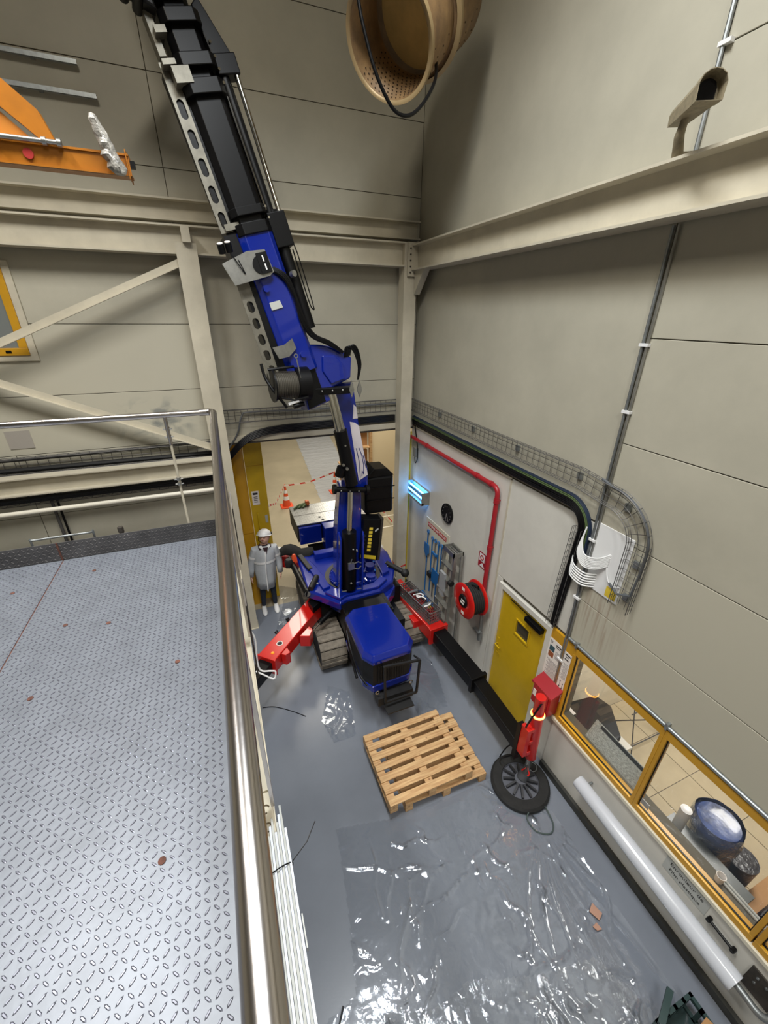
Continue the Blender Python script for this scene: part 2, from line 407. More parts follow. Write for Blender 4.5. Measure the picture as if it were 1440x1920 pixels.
for z0, z1 in zip(zs, zs[1:]):
    for x0, x1 in ((-6, -2.75), (-2.75, -0.15)):
        wpanel(wall_back, (x0 + G, WY, z0 + G), (x1 - G, WY + 0.012, z1 - G))
# right wall backing with door and window openings
rw = MB(); X0, X1 = WX + 0.012, WX + 0.2
rw.box(X0, X1, -4, WY, 2.12, 11.4); rw.box(X0, X1, 3.78, WY, 0, 2.12); rw.box(X0, X1, 2.42, 2.83, 0, 2.12)
rw.box(X0, X1, -4, 2.42, 0, 0.97)
wall_right = struct(rw.build('wall_right', seam_m))
zs = [2.14, 2.715, 3.59, 4.47, 5.35, 6.21, 7.08, 7.95, 8.83, 9.7, 11.4]
for z0, z1 in zip(zs, zs[1:]):
    for y0, y1 in ((-4, -1.2), (-1.2, 2.58)):
        wpanel(wall_right, (WX, y0 + G, z0 + G), (WX + 0.012, y1 - G, z1 - G), drip_m if (z0 < 3 and y0 == -1.2) else wall_m)
for z0, z1 in ((3.64, 6.3), (6.3, 9.0), (9.0, 11.4)):
    wpanel(wall_right, (WX, 2.58 + G, z0 + G), (WX + 0.012, WY, z1 - G))
wpanel(wall_right, (WX, 3.93 + G, 0), (WX + 0.012, WY, 3.62), white_board)
wpanel(wall_right, (WX, 2.6, 2.16), (WX + 0.012, 3.93 - G, 3.62), white_board)
wpanel(wall_right, (WX, 3.8, 0), (WX + 0.012, 3.93 - G, 2.15), white_board)
wpanel(wall_right, (WX, 2.42, 0), (WX + 0.012, 2.84, 0.95), white_board)
# low wall below the window, with its pale ledge
wpanel(wall_right, (WX - 0.02, -2.5, 0.10), (WX + 0.012, 2.44, 0.90), white_board)
struct(MB().box(WX - 0.05, WX + 0.012, -2.5, 2.46, 0.90, 0.95).build('trim_1', mat('pale_ledge', (216, 210, 190), 0.4), bevel=0.006))
struct(MB().box(WX - 0.06, WX - 0.02, -2.5, 2.44, 0.0, 0.10).build('baseboard_right', skirt_m))
struct(MB().box(WX - 0.03, WX, 3.8, WY, 0.0, 0.09).build('baseboard_back', skirt_m))
# thin trims on the white boarding
tr = MB(); tr.box(WX - 0.012, WX, 3.92, WY, 3.605, 3.635); tr.box(WX - 0.012, WX, 3.92, 3.945, 1.35, 3.62)
struct(tr.build('trim_2', steel_m))
# narrow yellow corner strip by the opening
struct(MB().box(WX - 0.07, WX - 0.01, WY - 0.03, WY - 0.005, 0, 3.5).build('trim_3', mat('yellow_strip', (206, 182, 60), 0.5)))
# lintel of the opening in the back wall
lt = MB(); lt.box(-0.15, WX, WY - 0.04, WY + 0.2, 3.58, 3.70); lt.box(-0.15, WX, WY - 0.05, WY - 0.03, 3.57, 3.60, 1)
struct(lt.build('trim_4', [steel_m, dirty_m]))

# door in the right wall
door = thing('door_1', None, None, (WX, 3.3, 0)); struct(door)
f = MB(); f.box(WX - 0.03, WX + 0.1, 3.74, 3.82, 0, 2.1); f.box(WX - 0.03, WX + 0.1, 2.77, 2.85, 0, 2.1); f.box(WX - 0.03, WX + 0.1, 2.85, 3.74, 2.02, 2.1)
f.build('door_frame', white_board, door, bevel=0.004)
leaf = MB(); leaf.box(WX + 0.0, WX + 0.04, 2.86, 3.735, 0.01, 1.52); leaf.box(WX, WX + 0.04, 2.86, 3.735, 1.74, 2.01)
leaf.box(WX, WX + 0.04, 2.86, 3.13, 1.52, 1.74); leaf.box(WX, WX + 0.04, 3.38, 3.735, 1.52, 1.74)
leaf.build('door_leaf', yellow_m, door)
g = MB(); g.box(WX - 0.012, WX + 0.0, 3.11, 3.13, 1.50, 1.76); g.box(WX - 0.012, WX, 3.38, 3.40, 1.50, 1.76)
g.box(WX - 0.012, WX, 3.13, 3.38, 1.50, 1.52); g.box(WX - 0.012, WX, 3.13, 3.38, 1.74, 1.76)
g.build('glazing_bead', yellow_m, door)
MB().box(WX + 0.015, WX + 0.025, 3.13, 3.38, 1.52, 1.74).build('door_glass', mat('dark_door_glass', (70, 66, 56), 0.15), door)
c = MB(); c.box(WX - 0.07, WX, 2.9, 3.2, 1.9, 1.97); c.box(WX - 0.03, WX - 0.02, 3.1, 3.55, 1.975, 1.99)
c.build('door_closer', black_m, door, bevel=0.008)
h = MB(); h.box(WX - 0.008, WX, 3.66, 3.70, 0.93, 1.17); h.tube([(WX, 3.68, 1.06), (WX - 0.05, 3.68, 1.06), (WX - 0.055, 3.57, 1.06)], 0.01, 8)
h.build('door_handle', yellow_m, door)
MB().box(WX - 0.004, WX + 0.0, 3.60, 3.72, 0.84, 0.9).build('lock_plate', yellow_m, door)

# windows of the office: yellow frame, three lights
for k, (y0, y1) in enumerate(((1.36, 2.38), (0.26, 1.29), (-0.84, 0.18))):
    w = struct(thing('window_%d' % (k + 1), None, None, (WX, (y0 + y1) / 2, 1.0)))
    fr = MB()
    t = 0.035
    fr.box(WX - 0.03, WX + 0.06, y0 - t, y1 + t, 0.95, 1.02); fr.box(WX - 0.03, WX + 0.06, y0 - t, y1 + t, 2.03, 2.12)
    fr.box(WX - 0.03, WX + 0.06, y0 - t, y0, 1.02, 2.03); fr.box(WX - 0.03, WX + 0.06, y1, y1 + t, 1.02, 2.03)
    fr.build('window_frame', ochre_m, w, bevel=0.004)
    gs = MB(); q = 0.008
    gs.box(WX - 0.004, WX + 0.012, y0, y0 + q, 1.02, 2.03); gs.box(WX - 0.004, WX + 0.012, y1 - q, y1, 1.02, 2.03)
    gs.box(WX - 0.004, WX + 0.012, y0, y1, 1.02, 1.02 + q); gs.box(WX - 0.004, WX + 0.012, y0, y1, 2.03 - q, 2.03)
    gs.build('gasket', black_m, w)
    MB().add([(WX + 0.004, y0, 2.03), (WX + 0.004, y1, 2.03), (WX + 0.004, y1, 1.02), (WX + 0.004, y0, 1.02)], [(0, 1, 2, 3)]).build('pane', glass_m, w)
yp = MB(); yp.box(WX - 0.02, WX + 0.012, 2.415, 2.77, 0.95, 2.12)
struct(yp.build('trim_5', ochre_m))
# office behind the glass
struct(MB().box(WX + 0.2, 7.4, -3, 2.78, -0.1, -0.012).build('floor', grout_m))
ofl = thing('floor', None, None, (5, 0, -0.012)); struct(ofl)
T = 0.6
tb = MB().box(0.004, T - 0.004, 0.004, T - 0.004, 0, 0.012)
t0 = None
for i in range(7):
    for j in range(10):
        x = WX + 0.2 - 0.28 + i * T; y = 2.75 - (j + 1) * T + 0.03
        x0 = max(x, WX + 0.2)
        if t0 is None and x >= WX + 0.2:
            t0 = MB().box(x + 0.004, x + T - 0.004, y + 0.004, y + T - 0.004, -0.012, 0).build('tile', tile_m, ofl); tx, ty = x, y
        elif x < WX + 0.2:
            MB().box(x0, x + T - 0.004, y + 0.004, y + T - 0.004, -0.012, 0).build('tile', tile_m, ofl)
        else:
            o = t0.copy(); COL.objects.link(o); o.parent = ofl; o.location = (x - tx, y - ty, 0)
ow = MB(); ow.box(WX + 0.2, 7.6, 2.78, 2.9, 0, 3.1); ow.box(7.4, 7.6, -3, 2.78, 0, 3.1)
struct(ow.build('wall_office', office_m))
struct(MB().box(WX + 0.2, 7.6, -3, 2.9, 3.1, 3.2).build('ceiling', office_m))
struct(MB().box(WX + 0.2, 7.6, -3.1, -3, 0, 3.1).build('wall_office_end', office_m))
# hall behind the opening
hw = MB(); hw.box(-6, 9.5, 26, 26.2, 0, 7); hw.box(9.5, 9.7, 7.15, 26, 0, 7); hw.box(-6.2, -6, 7.15, 26, 0, 7)
hw.box(WX + 0.2, 9.5, 7.0, 7.15, 0, 7)
struct(hw.build('wall_hall', wall_m))
struct(MB().box(-6.2, 9.7, 7.15, 26.2, 7, 7.1).build('ceiling', ceil_m))

# far-left window in the back wall
wf = struct(thing('window_4', None, None, (-2.6, WY, 5.0)))
k = MB(); k.box(-3.4, -2.10, WY - 0.03, WY, 4.92, 4.99); k.box(-3.4, -2.10, WY - 0.03, WY, 5.99, 6.05); k.box(-2.18, -2.10, WY - 0.03, WY, 4.99, 5.99)
k.build('window_sill', steel_m, wf, bevel=0.004)
k = MB(); k.box(-3.3, -2.18, WY - 0.045, WY, 4.99, 5.08); k.box(-3.3, -2.18, WY - 0.045, WY, 5.9, 5.99); k.box(-2.27, -2.18, WY - 0.045, WY, 5.08, 5.9)
k.build('window_frame', ochre_m, wf, bevel=0.004)
MB().box(-3.3, -2.27, WY - 0.02, WY, 5.08, 5.9).build('pane', mat('grey_window_glass', (120, 124, 122), 0.08), wf)
MB().box(-2.42, -2.36, WY - 0.05, WY - 0.04, 5.02, 5.05).build('catch', black_m, wf)

# ================================================================== STEELWORK
def ibeam(mb, p, q, w, h, tf, tw, up):
    p, q, up = V(p), V(q), V(up).normalized()
    d = (q - p).normalized(); a = up.cross(d)
    for s in (1, -1): mb.beam(p + up * s * (h / 2 - tf / 2), q + up * s * (h / 2 - tf / 2), w, tf, up)
    mb.beam(p, q, tw, h - 2 * tf, up)
b = MB(); ibeam(b, (3.20, 6.62, 6.30), (3.20, -4, 6.30), 0.24, 0.34, 0.02, 0.012, (0, 0, 1))
br_ = tag(b.build('steel_beam', steel_m, origin=(3.2, 6.6, 6.13)), 'cream steel beam running along the right wall under the wall camera', 'beam')
b = MB(); ibeam(b, (-5.9, 6.76, 6.34), (2.98, 6.76, 6.34), 0.24, 0.32, 0.02, 0.012, (0, 0, 1))
tag(b.build('steel_beam', steel_m, origin=(0, 6.76, 6.18)), 'cream steel beam across the back wall resting over the columns', 'beam')
b = MB(); b.box(-5.9, 3.3, 6.80, 6.94, 6.56, 6.58); b.box(-5.9, 3.3, 6.93, 6.945, 6.58, 6.80); b.box(-5.9, 3.3, 6.80, 6.94, 6.78, 6.80)
tag(b.build('steel_rail', steel_m, origin=(0, 6.87, 6.56)), 'cream channel rail on the back wall above the long beam', 'rail')
# columns
c1 = thing('steel_column', 'cream steel column beside the platform handrail, in front of the yellow sliding door', 'column', (-0.07, 6.7, 0))
b = MB(); b.box(-0.215, 0.035, 6.58, 6.595, 0, 6.30); b.box(-0.215, 0.035, 6.80, 6.815, 0, 6.18); b.box(-0.096, -0.084, 6.595, 6.80, 0, 6.18)
b.build('shaft', steel_m, c1)
b = MB(); b.box(-0.24, 0.05, 6.56, 6.83, 0, 0.015); b.build('base_plate', steel_m, c1)
b = MB(); b.box(-0.12, -0.02, 6.5, 6.7, 6.30, 6.47); b.build('top_bracket', steel_m, c1)
c2 = thing('steel_column', 'cream steel column in the corner where both long beams meet', 'column', (3.1, 6.8, 0))
b = MB(); b.box(2.98, 3.19, 6.66, 6.675, 0, 6.5); b.box(2.98, 3.19, 6.86, 6.875, 0, 6.5); b.box(2.98, 2.992, 6.675, 6.86, 0, 6.5)
b.build('shaft', steel_m, c2)
b = MB(); b.box(2.94, 3.22, 6.64, 6.9, 0, 0.015); b.build('base_plate', steel_m, c2)
b = MB(); b.box(3.02, 3.24, 6.62, 6.645, 6.05, 6.5)
b.prism([(3.14, 6.62, 6.13), (3.14, 6.30, 6.13), (3.14, 6.62, 5.80)], (0.1, 0, 0)); b.build('corner_bracket', steel_m, c2)
b = MB()
for i in range(5):
    b.cyl((3.06, 6.64, 6.1 + i * 0.08), (3.06, 6.605, 6.1 + i * 0.08), 0.012, n=6)
b.build('bolt', dirty_m, c2)
def lbar(p, q, label):
    b = MB(); b.beam(p, q, 0.008, 0.09, (0, 0, 1)); d = (V(q) - V(p)).normalized(); u = V((0, -1, 0))
    b.beam(V(p) + V((0, -0.03, -0.045)), V(q) + V((0, -0.03, -0.045)), 0.06, 0.008, (0, 0, 1))
    tag(b.build('bracing_bar', steel_m), label, 'brace')
lbar((-0.17, 6.68, 6.10), (-5.2, 6.68, 3.93), 'cream diagonal bracing bar rising to the top of the left column')
lbar((-0.17, 6.74, 3.60), (-5.2, 6.74, 5.90), 'cream diagonal bracing bar falling to the column foot behind the handrail')
b = MB(); ibeam(b, (-5.9, 6.64, 3.345), (-0.17, 6.64, 3.345), 0.18, 0.25, 0.018, 0.01, (0, 0, 1))
tag(b.build('steel_beam', steel_m), 'low cream beam behind the platform between the two cable trays', 'beam')
b = MB(); b.cyl((-5.9, 6.5, 3.0), (-0.12, 6.5, 3.0), 0.032, n=14)
tag(b.build('white_pipe', mat('white_pipe_paint', (236, 230, 214), 0.35)), 'bright cream round pipe running level just above the deck edge', 'pipe')
t = thing('drain_pipes', 'pair of grey pipes climbing the back wall behind the platform', 'pipes', (-2.5, 6.9, 0))
MB().cyl((-2.53, 6.9, 0), (-2.53, 6.9, 3.3), 0.022, n=10).build('pipe', wire_m, t)
MB().cyl((-2.46, 6.9, 0), (-2.46, 6.9, 3.3), 0.016, n=10).build('pipe', black_m, t)
t = thing('junction_plate', 'square silvery foil plate taped on the back wall behind the handrail', 'plate', (-2.62, WY, 3.9))
MB().box(-2.78, -2.50, WY - 0.01, WY - 0.002, 3.78, 4.03).build('foil_sheet', mat('foil_sheet', (205, 198, 190), 0.3, 0.5), t)
# stains on the back wall (thin scuffs of blue-grey dirt)
# wall rails high on the left
for (x0, x1, z, lab) in ((-2.6, -0.87, 7.93, 'upper of the two short galvanised rails high on the back wall'), (-2.6, -0.75, 7.67, 'lower of the two short galvanised rails high on the back wall')):
    b = MB(); b.box(x0, x1, 6.86, 6.865, z - 0.02, z + 0.02); b.box(x0, x1, 6.865, 6.9, z + 0.015, z + 0.02); b.box(x0, x1, 6.865, 6.9, z - 0.02, z - 0.015)
    b.box(-1.3, -1.26, 6.9, 6.95, z - 0.02, z + 0.02)
    tag(b.build('support_rail', galv_m), lab, 'rail')

# ================================================================== CABLE TRAYS (wire mesh)
def wire_tray(mb, path, W, D, lat, out, step=0.1, rad=0.003, nl=5):
    """path: centreline points; lat(i): unit vector across; out: unit vector away from the wall"""
    path = [V(p) for p in path]; out = V(out); n = len(path)
    lats = []
    for i in range(n):
        t = (path[min(i + 1, n - 1)] - path[max(i - 1, 0)]).normalized(); lats.append(t.cross(out).normalized())
    for k in range(nl):
        o = (k / (nl - 1) - 0.5) * W
        mb.tube([path[i] + lats[i] * o for i in range(n)], rad, 4)
    for sgn in (-1, 1):
        for h in (D * 0.5, D):
            mb.tube([path[i] + lats[i] * sgn * W / 2 + out * h for i in range(n)], rad * (1.5 if h == D else 1), 4)
    acc = 0; last = path[0]
    cum = [0]
    for i in range(1, n): cum.append(cum[-1] + (path[i] - path[i - 1]).length)
    s = 0.0; i = 0
    while s < cum[-1]:
        while i < n - 2 and cum[i + 1] < s: i += 1
        f = (s - cum[i]) / max(1e-6, cum[i + 1] - cum[i]); p = path[i].lerp(path[i + 1], f); l = lats[i].lerp(lats[i + 1], f).normalized()
        mb.tube([p + l * W / 2 + out * D, p + l * W / 2, p - l * W / 2, p - l * W / 2 + out * D], rad, 4)
        s += step
    return mb
path = [(WX - 0.03, y, 4.03) for y in (6.9, 6, 5, 4, 3.2)] + [(WX - 0.03, 2.75, 4.0)]
path += arc((WX - 0.03, 2.50, 3.60), 0.40, PI / 2 - 0.35, -0.05, (0, -1, 0), (0, 0, 1), 12)[0:]
path = path[:5] + [(WX - 0.03, 2.85, 4.03), (WX - 0.03, 2.6, 4.0)] + arc((WX - 0.03, 2.45, 3.60), 0.385, PI / 2, 0, (0, -1, 0), (0, 0, 1), 12) + [(WX - 0.03, 2.065, 3.3), (WX - 0.03, 2.07, 2.96)]
trayt = thing('cable_tray', 'wire mesh cable tray running along the right wall and curving down near the window', 'cable tray', (WX - 0.03, 4, 3.9))
wire_tray(MB(), path, 0.20, 0.06, None, (-1, 0, 0), 0.1, 0.0032, 4).build('wire_mesh', wire_m, trayt)
MB().tube([(p[0] - 0.03, p[1], p[2]) for p in [(WX - 0.03, 2.6, 4.11)] + [tuple(q) for q in arc((WX - 0.03, 2.45, 3.60), 0.47, PI / 2, 0, (0, -1, 0), (0, 0, 1), 12)] + [(WX - 0.03, 1.98, 3.4), (WX - 0.03, 2.0, 3.15), (WX - 0.05, 2.12, 3.1), (WX - 0.05, 2.22, 3.16)]], 0.012, 8).build('conduit_hose', mat('grey_hose', (88, 92, 96), 0.5), trayt)
for (y, z) in ((5.9, 4.04), (4.9, 4.04), (3.9, 4.04), (2.9, 4.03), (2.3, 3.93), (2.06, 3.45), (2.06, 3.08)):
    MB().box(WX - 0.028, WX - 0.002, y - 0.03, y + 0.03, z - 0.035, z + 0.035).build('tray_bracket', galv_m, trayt)
trayb = thing('cable_tray', 'wire mesh cable tray on the back wall above the opening', 'cable tray', (1.5, 6.9, 3.95))
wire_tray(MB(), [(x, WY - 0.03, 4.03) for x in (-0.1, 1, 2, 3.3)], 0.2, 0.06, None, (0, -1, 0), 0.1).build('wire_mesh', wire_m, trayb)
MB().tube(sp([(3.3, WY - 0.05, 4.07), (1.4, WY - 0.05, 4.06), (0.45, WY - 0.05, 4.08), (0.3, WY - 0.05, 4.02), (0.2, WY - 0.05, 3.75), (0.02, WY - 0.05, 3.5)]), 0.014, 8).build('cable', mat('grey_cable', (96, 98, 100), 0.5), trayb)
tl = thing('cable_tray', 'upper wire mesh cable tray behind the platform, above the low beam', 'cable tray', (-2, 6.9, 3.5))
wire_tray(MB(), [(x, WY - 0.05, 3.56) for x in (-5.9, -3, -0.2)], 0.22, 0.10, None, (0, -1, 0), 0.13, 0.004).build('wire_mesh', wire_m, tl)
MB().tube([(-5.9, 6.88, 3.47), (-3, 6.87, 3.5), (-0.2, 6.88, 3.48)], 0.035, 8).build('cable', blackmatt_m, tl)
MB().tube([(-5.9, 6.88, 3.63), (-3, 6.87, 3.64), (-0.2, 6.88, 3.66)], 0.02, 8).build('cable', blackmatt_m, tl)
tl = thing('cable_tray', 'lower wire mesh cable tray with black cables under the low beam', 'cable tray', (-2, 6.9, 3.1))
wire_tray(MB(), [(x, WY - 0.05, 3.08) for x in (-5.9, -3, -0.2)], 0.18, 0.10, None, (0, -1, 0), 0.13, 0.004).build('wire_mesh', wire_m, tl)
for z in (3.02, 3.08, 3.05): MB().tube(sp([(-5.9, 6.88 - (z - 3.02), z), (-3, 6.86 - (z - 3.02), z + 0.01), (-0.2, 6.88, z)]), 0.025, 8).build('cable', blackmatt_m, tl)
# black/green/blue bundle
bun = thing('cable_bundle', 'black, green and blue cable bundle along the right wall bending down beside the yellow door', 'cables', (WX - 0.05, 4, 3.75))
rnd = random.Random(3)
for k in range(16):
    dz = (k % 8 - 3.5) * 0.018; dx = 0.02 + (k // 8) * 0.025
    m_ = bluecable_m if k % 8 == 7 else (green_m if k % 8 in (5, 6) else black_m)
    r_ = 0.28 + dz
    pts = [(WX - dx, y, 3.75 + dz + rnd.uniform(-.006, .006)) for y in (6.85, 6, 5, 4, 3.3)] + \
          [(WX - dx, p.y, p.z) for p in arc((0, 2.95, 3.47), r_, PI / 2, 0, (0, -1, 0), (0, 0, 1), 8)]
    if m_ is black_m: pts += [(WX - dx, 2.95 - r_ + 0.03 + rnd.uniform(-.01, .01), 3.0), (WX - dx, 2.95 - r_ + 0.06, 2.6), (WX - dx, 2.76 - dz * .6, 2.17)]
    else: pts += [(WX - dx, 2.95 - r_, 3.25)]
    MB().tube(pts, 0.011, 6).build('cable', m_, bun)
tv = MB(); wire_tray(tv, [(WX - 0.02, 2.74, 3.5), (WX - 0.02, 2.78, 2.7), (WX - 0.02, 2.80, 2.16)], 0.12, 0.05, None, (-1, 0, 0), 0.08)
tag(tv.build('cable_tray', wire_m, origin=(WX - 0.02, 2.77, 2.2)), 'narrow vertical wire mesh tray beside the yellow door with black cables', 'cable tray')
bb = thing('cable_bundle', 'thick black cable bundle above the opening in the back wall', 'cables', (1.5, 6.88, 3.8))
for k in range(10):
    dz = (k % 5 - 2) * 0.024; dy = 0.03 + (k // 5) * 0.03
    MB().tube(sp([(2.97, WY - dy, 3.80 + dz), (1.8, WY - dy, 3.79 + dz), (0.9, WY - dy, 3.77 + dz), (0.5, WY - dy - 0.02, 3.72 + dz), (0.25, WY - dy - .03, 3.6 + dz), (0.02, WY - dy - 0.03, 3.38 + dz), (-0.12, WY - dy, 3.25 + dz)]), 0.013, 6).build('cable', black_m, bb)
# distribution board with white looped cables
db = thing('distribution_board', 'white wall board with a yellow sticker, fed by white looped cables', 'electrical board', (WX, 2.4, 2.95))
MB().box(WX - 0.012, WX - 0.001, 2.14, 2.60, 2.93, 3.66).build('board', white_p, db, bevel=0.003)
MB().box(WX - 0.014, WX - 0.0125, 2.16, 2.28, 2.955, 3.07).build('sticker', yellowlab_m, db)
for k in range(8):
    z = 3.42 - k * 0.018
    MB().tube(sp([(WX - 0.05 - k * .004, 2.64, z + 0.15), (WX - 0.08 - k * .005, 2.63, z), (WX - 0.10, 2.55, z - 0.12), (WX - 0.07, 2.42, z - 0.10), (WX - 0.012, 2.33, z - 0.02)]), 0.008, 6).build('cable', white_p, db)
for k in range(6):
    z = 3.12 - k * 0.03
    MB().tube(sp([(WX - 0.05, 2.72, z + 0.06), (WX - 0.09, 2.66, z), (WX - 0.08, 2.52, z - 0.03), (WX - 0.012, 2.42, z - 0.01)]), 0.008, 6).build('cable', white_p, db)
MB().tube(sp([(WX - 0.02, 2.33, 3.25), (WX - 0.03, 2.28, 3.15), (WX - 0.03, 2.22, 3.1), (WX - 0.03, 2.15, 3.14)]), 0.006, 6).build('cable', white_p, db)
# conduits
cd = thing('conduit', 'tall pair of grey conduits on the right wall running down to the red cabinet', 'conduit', (WX, 2.57, 1.4))
MB().cyl((WX - 0.02, 2.575, 6.49), (WX - 0.02, 2.60, 9.0), 0.014, n=8).build('pipe', galv_m, cd)
MB().cyl((WX - 0.02, 2.59, 6.12), (WX - 0.02, 2.565, 1.33), 0.012, n=8).build('pipe', galv_m, cd)
MB().cyl((WX - 0.02, 2.545, 6.12), (WX - 0.02, 2.535, 1.33), 0.011, n=8).build('pipe', alu_m, cd)
for z in (7.08, 5.3, 4.75, 3.45, 2.72, 1.8):
    MB().box(WX - 0.04, WX - 0.002, 2.525, 2.605, z - 0.012, z + 0.012).build('clip', white_p, cd)
cd = thing('conduit', 'grey conduit running level above the office windows', 'conduit', (WX, 1.5, 2.17))
MB().cyl((WX - 0.025, 2.52, 2.17), (WX - 0.025, -2, 2.12), 0.020, n=10).build('pipe', galv_m, cd)
for y in (2.4, 1.33, 0.3): MB().box(WX - 0.05, WX - 0.002, y - 0.012, y + 0.012, 2.13, 2.20).build('clip', galv_m, cd)
cd = thing('conduit', 'black cable with a small grey box at the far end of the red pipe', 'conduit', (WX, 6.6, 3.2))
MB().tube(sp([(WX - 0.03, 6.78, 3.75), (WX - 0.04, 6.72, 3.6), (WX - 0.03, 6.66, 3.4), (WX - 0.03, 6.6, 3.1), (WX - 0.03, 6.68, 2.95), (WX - 0.03, 6.72, 3.1)]), 0.01, 6).build('cable', black_m, cd)
MB().box(WX - 0.06, WX - 0.002, 6.64, 6.74, 3.08, 3.25).build('junction_box', mat('grey_box', (120, 120, 116), 0.5), cd)

# red fire pipe
rp = thing('fire_pipe', 'dark red fire pipe crossing the white wall and dropping to the hose reel', 'pipe', (WX, 4.1, 1.5))
MB().tube([(WX - 0.06, 6.85, 3.43), (WX - 0.06, 4.2, 3.43)] + arc((WX - 0.06, 4.2, 3.33), 0.10, PI / 2, 0, (0, -1, 0), (0, 0, 1), 6) + [(WX - 0.06, 4.1, 1.62)], 0.034, 12).build('pipe', darkred_m, rp)
for (y, z, ax) in ((6.2, 3.43, 1), (4.62, 3.43, 1), (4.1, 3.24, 2), (4.27, 3.43, 1), (4.1, 2.5, 2)):
    a = V((0, 1, 0)) if ax == 1 else V((0, 0, 1)); c = V((WX - 0.06, y, z))
    MB().cyl(c - a * 0.03, c + a * 0.03, 0.043, n=12).cyl(c, c + V((0.06, 0, 0)), 0.01, n=6).build('clamp', darkred_m, rp)
b = MB(); b.cyl((WX - 0.06, 4.09, 1.66), (WX - 0.06, 4.09, 1.56), 0.03, n=10); b.cyl((WX - 0.06, 4.09, 1.56), (WX - 0.06, 4.05, 0.95), 0.022, n=10)
b.cyl((WX - 0.09, 4.09, 1.60), (WX - 0.14, 4.09, 1.60), 0.02, n=8); b.build('lower_pipe', galv_m, rp)
b = MB(); b.cyl((WX - 0.06, 4.05, 0.97), (WX - 0.06, 4.05, 0.82), 0.034, n=10); b.box(WX - 0.12, WX - 0.07, 4.02, 4.16, 0.98, 1.0)
b.build('valve', galv_m, rp)
# hose reel
hr = thing('hose_reel', 'red fire hose reel with black hose on the white wall, left of the door', 'hose reel', (WX - 0.2, 4.2, 1.5))
cc = V((WX - 0.12, 4.19, 1.57)); ax = V((-1, 0.0, 0)).normalized()
ring = [(0.0, 0.0), (0.10, 0.0), (0.12, 0.012), (0.27, 0.012), (0.285, 0.0), (0.285, -0.012), (0.0, -0.012)]
MB().lathe(cc + ax * 0.22, ax, ring, 36).build('front_disc', red_m, hr)
MB().lathe(cc - ax * 0.02, ax, ring, 36).build('rear_disc', red_m, hr)
b = MB()
for k in range(6):
    for rr in (0.20, 0.235): b.torus(cc + ax * (0.015 + k * 0.034), ax, rr, 0.017, 28, 6)
b.build('hose', rubber_m, hr)
MB().lathe(cc + ax * 0.225, ax, [(0, 0.02), (0.10, 0.02), (0.115, 0.0)], 28).build('hub', black_m, hr)
MB().cyl(cc + ax * 0.05, V((WX, cc.y, cc.z)), 0.04, n=12).build('bracket', dirty_m, hr)
s_ = ax.cross(V((0, 0, 1))).normalized(); u_ = V((0, 0, 1))
for (a_, b_, w_, h_) in ((-0.02, 0.02, 0.09, 0.03), (0.0, -0.03, 0.10, 0.03), (0.02, 0.205, 0.07, 0.05), (-0.02, -0.205, 0.07, 0.05)):
    o = cc + ax * (0.246 if abs(b_) < 0.1 else 0.233) + s_ * (a_ - w_ / 2) + u_ * (b_ - h_ / 2)
    MB().fbox(o, s_ * w_, u_ * h_, ax * 0.002).build('sticker', paper_m, hr)
MB().tube([cc + ax * 0.1 + u_ * 0.26, cc + ax * 0.06 + u_ * 0.30 + s_ * -0.1, V((WX - 0.12, 4.09, 1.60))], 0.012, 6).build('feed_hose', black_m, hr)
# fire sign
fs = thing('fire_sign', 'small red and white fire hose sign on the white wall above the reel', 'sign', (WX, 4.28, 2.1))
MB().box(WX - 0.004, WX - 0.001, 4.16, 4.40, 2.02, 2.28).build('sign_plate', darkred_m, fs)
b = MB(); b.box(WX - 0.006, WX - 0.004, 4.25, 4.38, 2.13, 2.26); b.box(WX - 0.006, WX - 0.004, 4.18, 4.22, 2.05, 2.24)
b.prism([(WX - 0.006, 4.24, 2.04), (WX - 0.006, 4.36, 2.04), (WX - 0.006, 4.30, 2.11)], (0.002, 0, 0)); b.build('pictogram', white_p, fs)
MB().torus((WX - 0.007, 4.315, 2.195), (1, 0, 0), 0.035, 0.01, 16, 6).build('pictogram', darkred_m, fs)
# wall clock
ck = thing('wall_clock', 'round black wall clock with black face on the white wall', 'clock', (WX, 5.4, 2.45))
MB().lathe((WX, 5.40, 2.45), (-1, 0, 0), [(0.175, 0), (0.18, 0.03), (0.165, 0.042), (0.155, 0.03), (0.0, 0.028)], 36).build('case', black_m, ck)
b = MB()
for k in range(12):
    a = k * PI / 6; r0, r1 = 0.12, 0.14
    b.beam((WX - 0.031, 5.40 + math.sin(a) * r0, 2.45 + math.cos(a) * r0), (WX - 0.031, 5.40 + math.sin(a) * r1, 2.45 + math.cos(a) * r1), 0.008, 0.002, (1, 0, 0))
b.build('hour_marks', greyink_m, ck)
b = MB(); b.beam((WX - 0.033, 5.40, 2.45), (WX - 0.033, 5.345, 2.36), 0.01, 0.002, (1, 0, 0)); b.beam((WX - 0.035, 5.40, 2.45), (WX - 0.035, 5.41, 2.34), 0.007, 0.002, (1, 0, 0))
b.build('hands', greyink_m, ck)
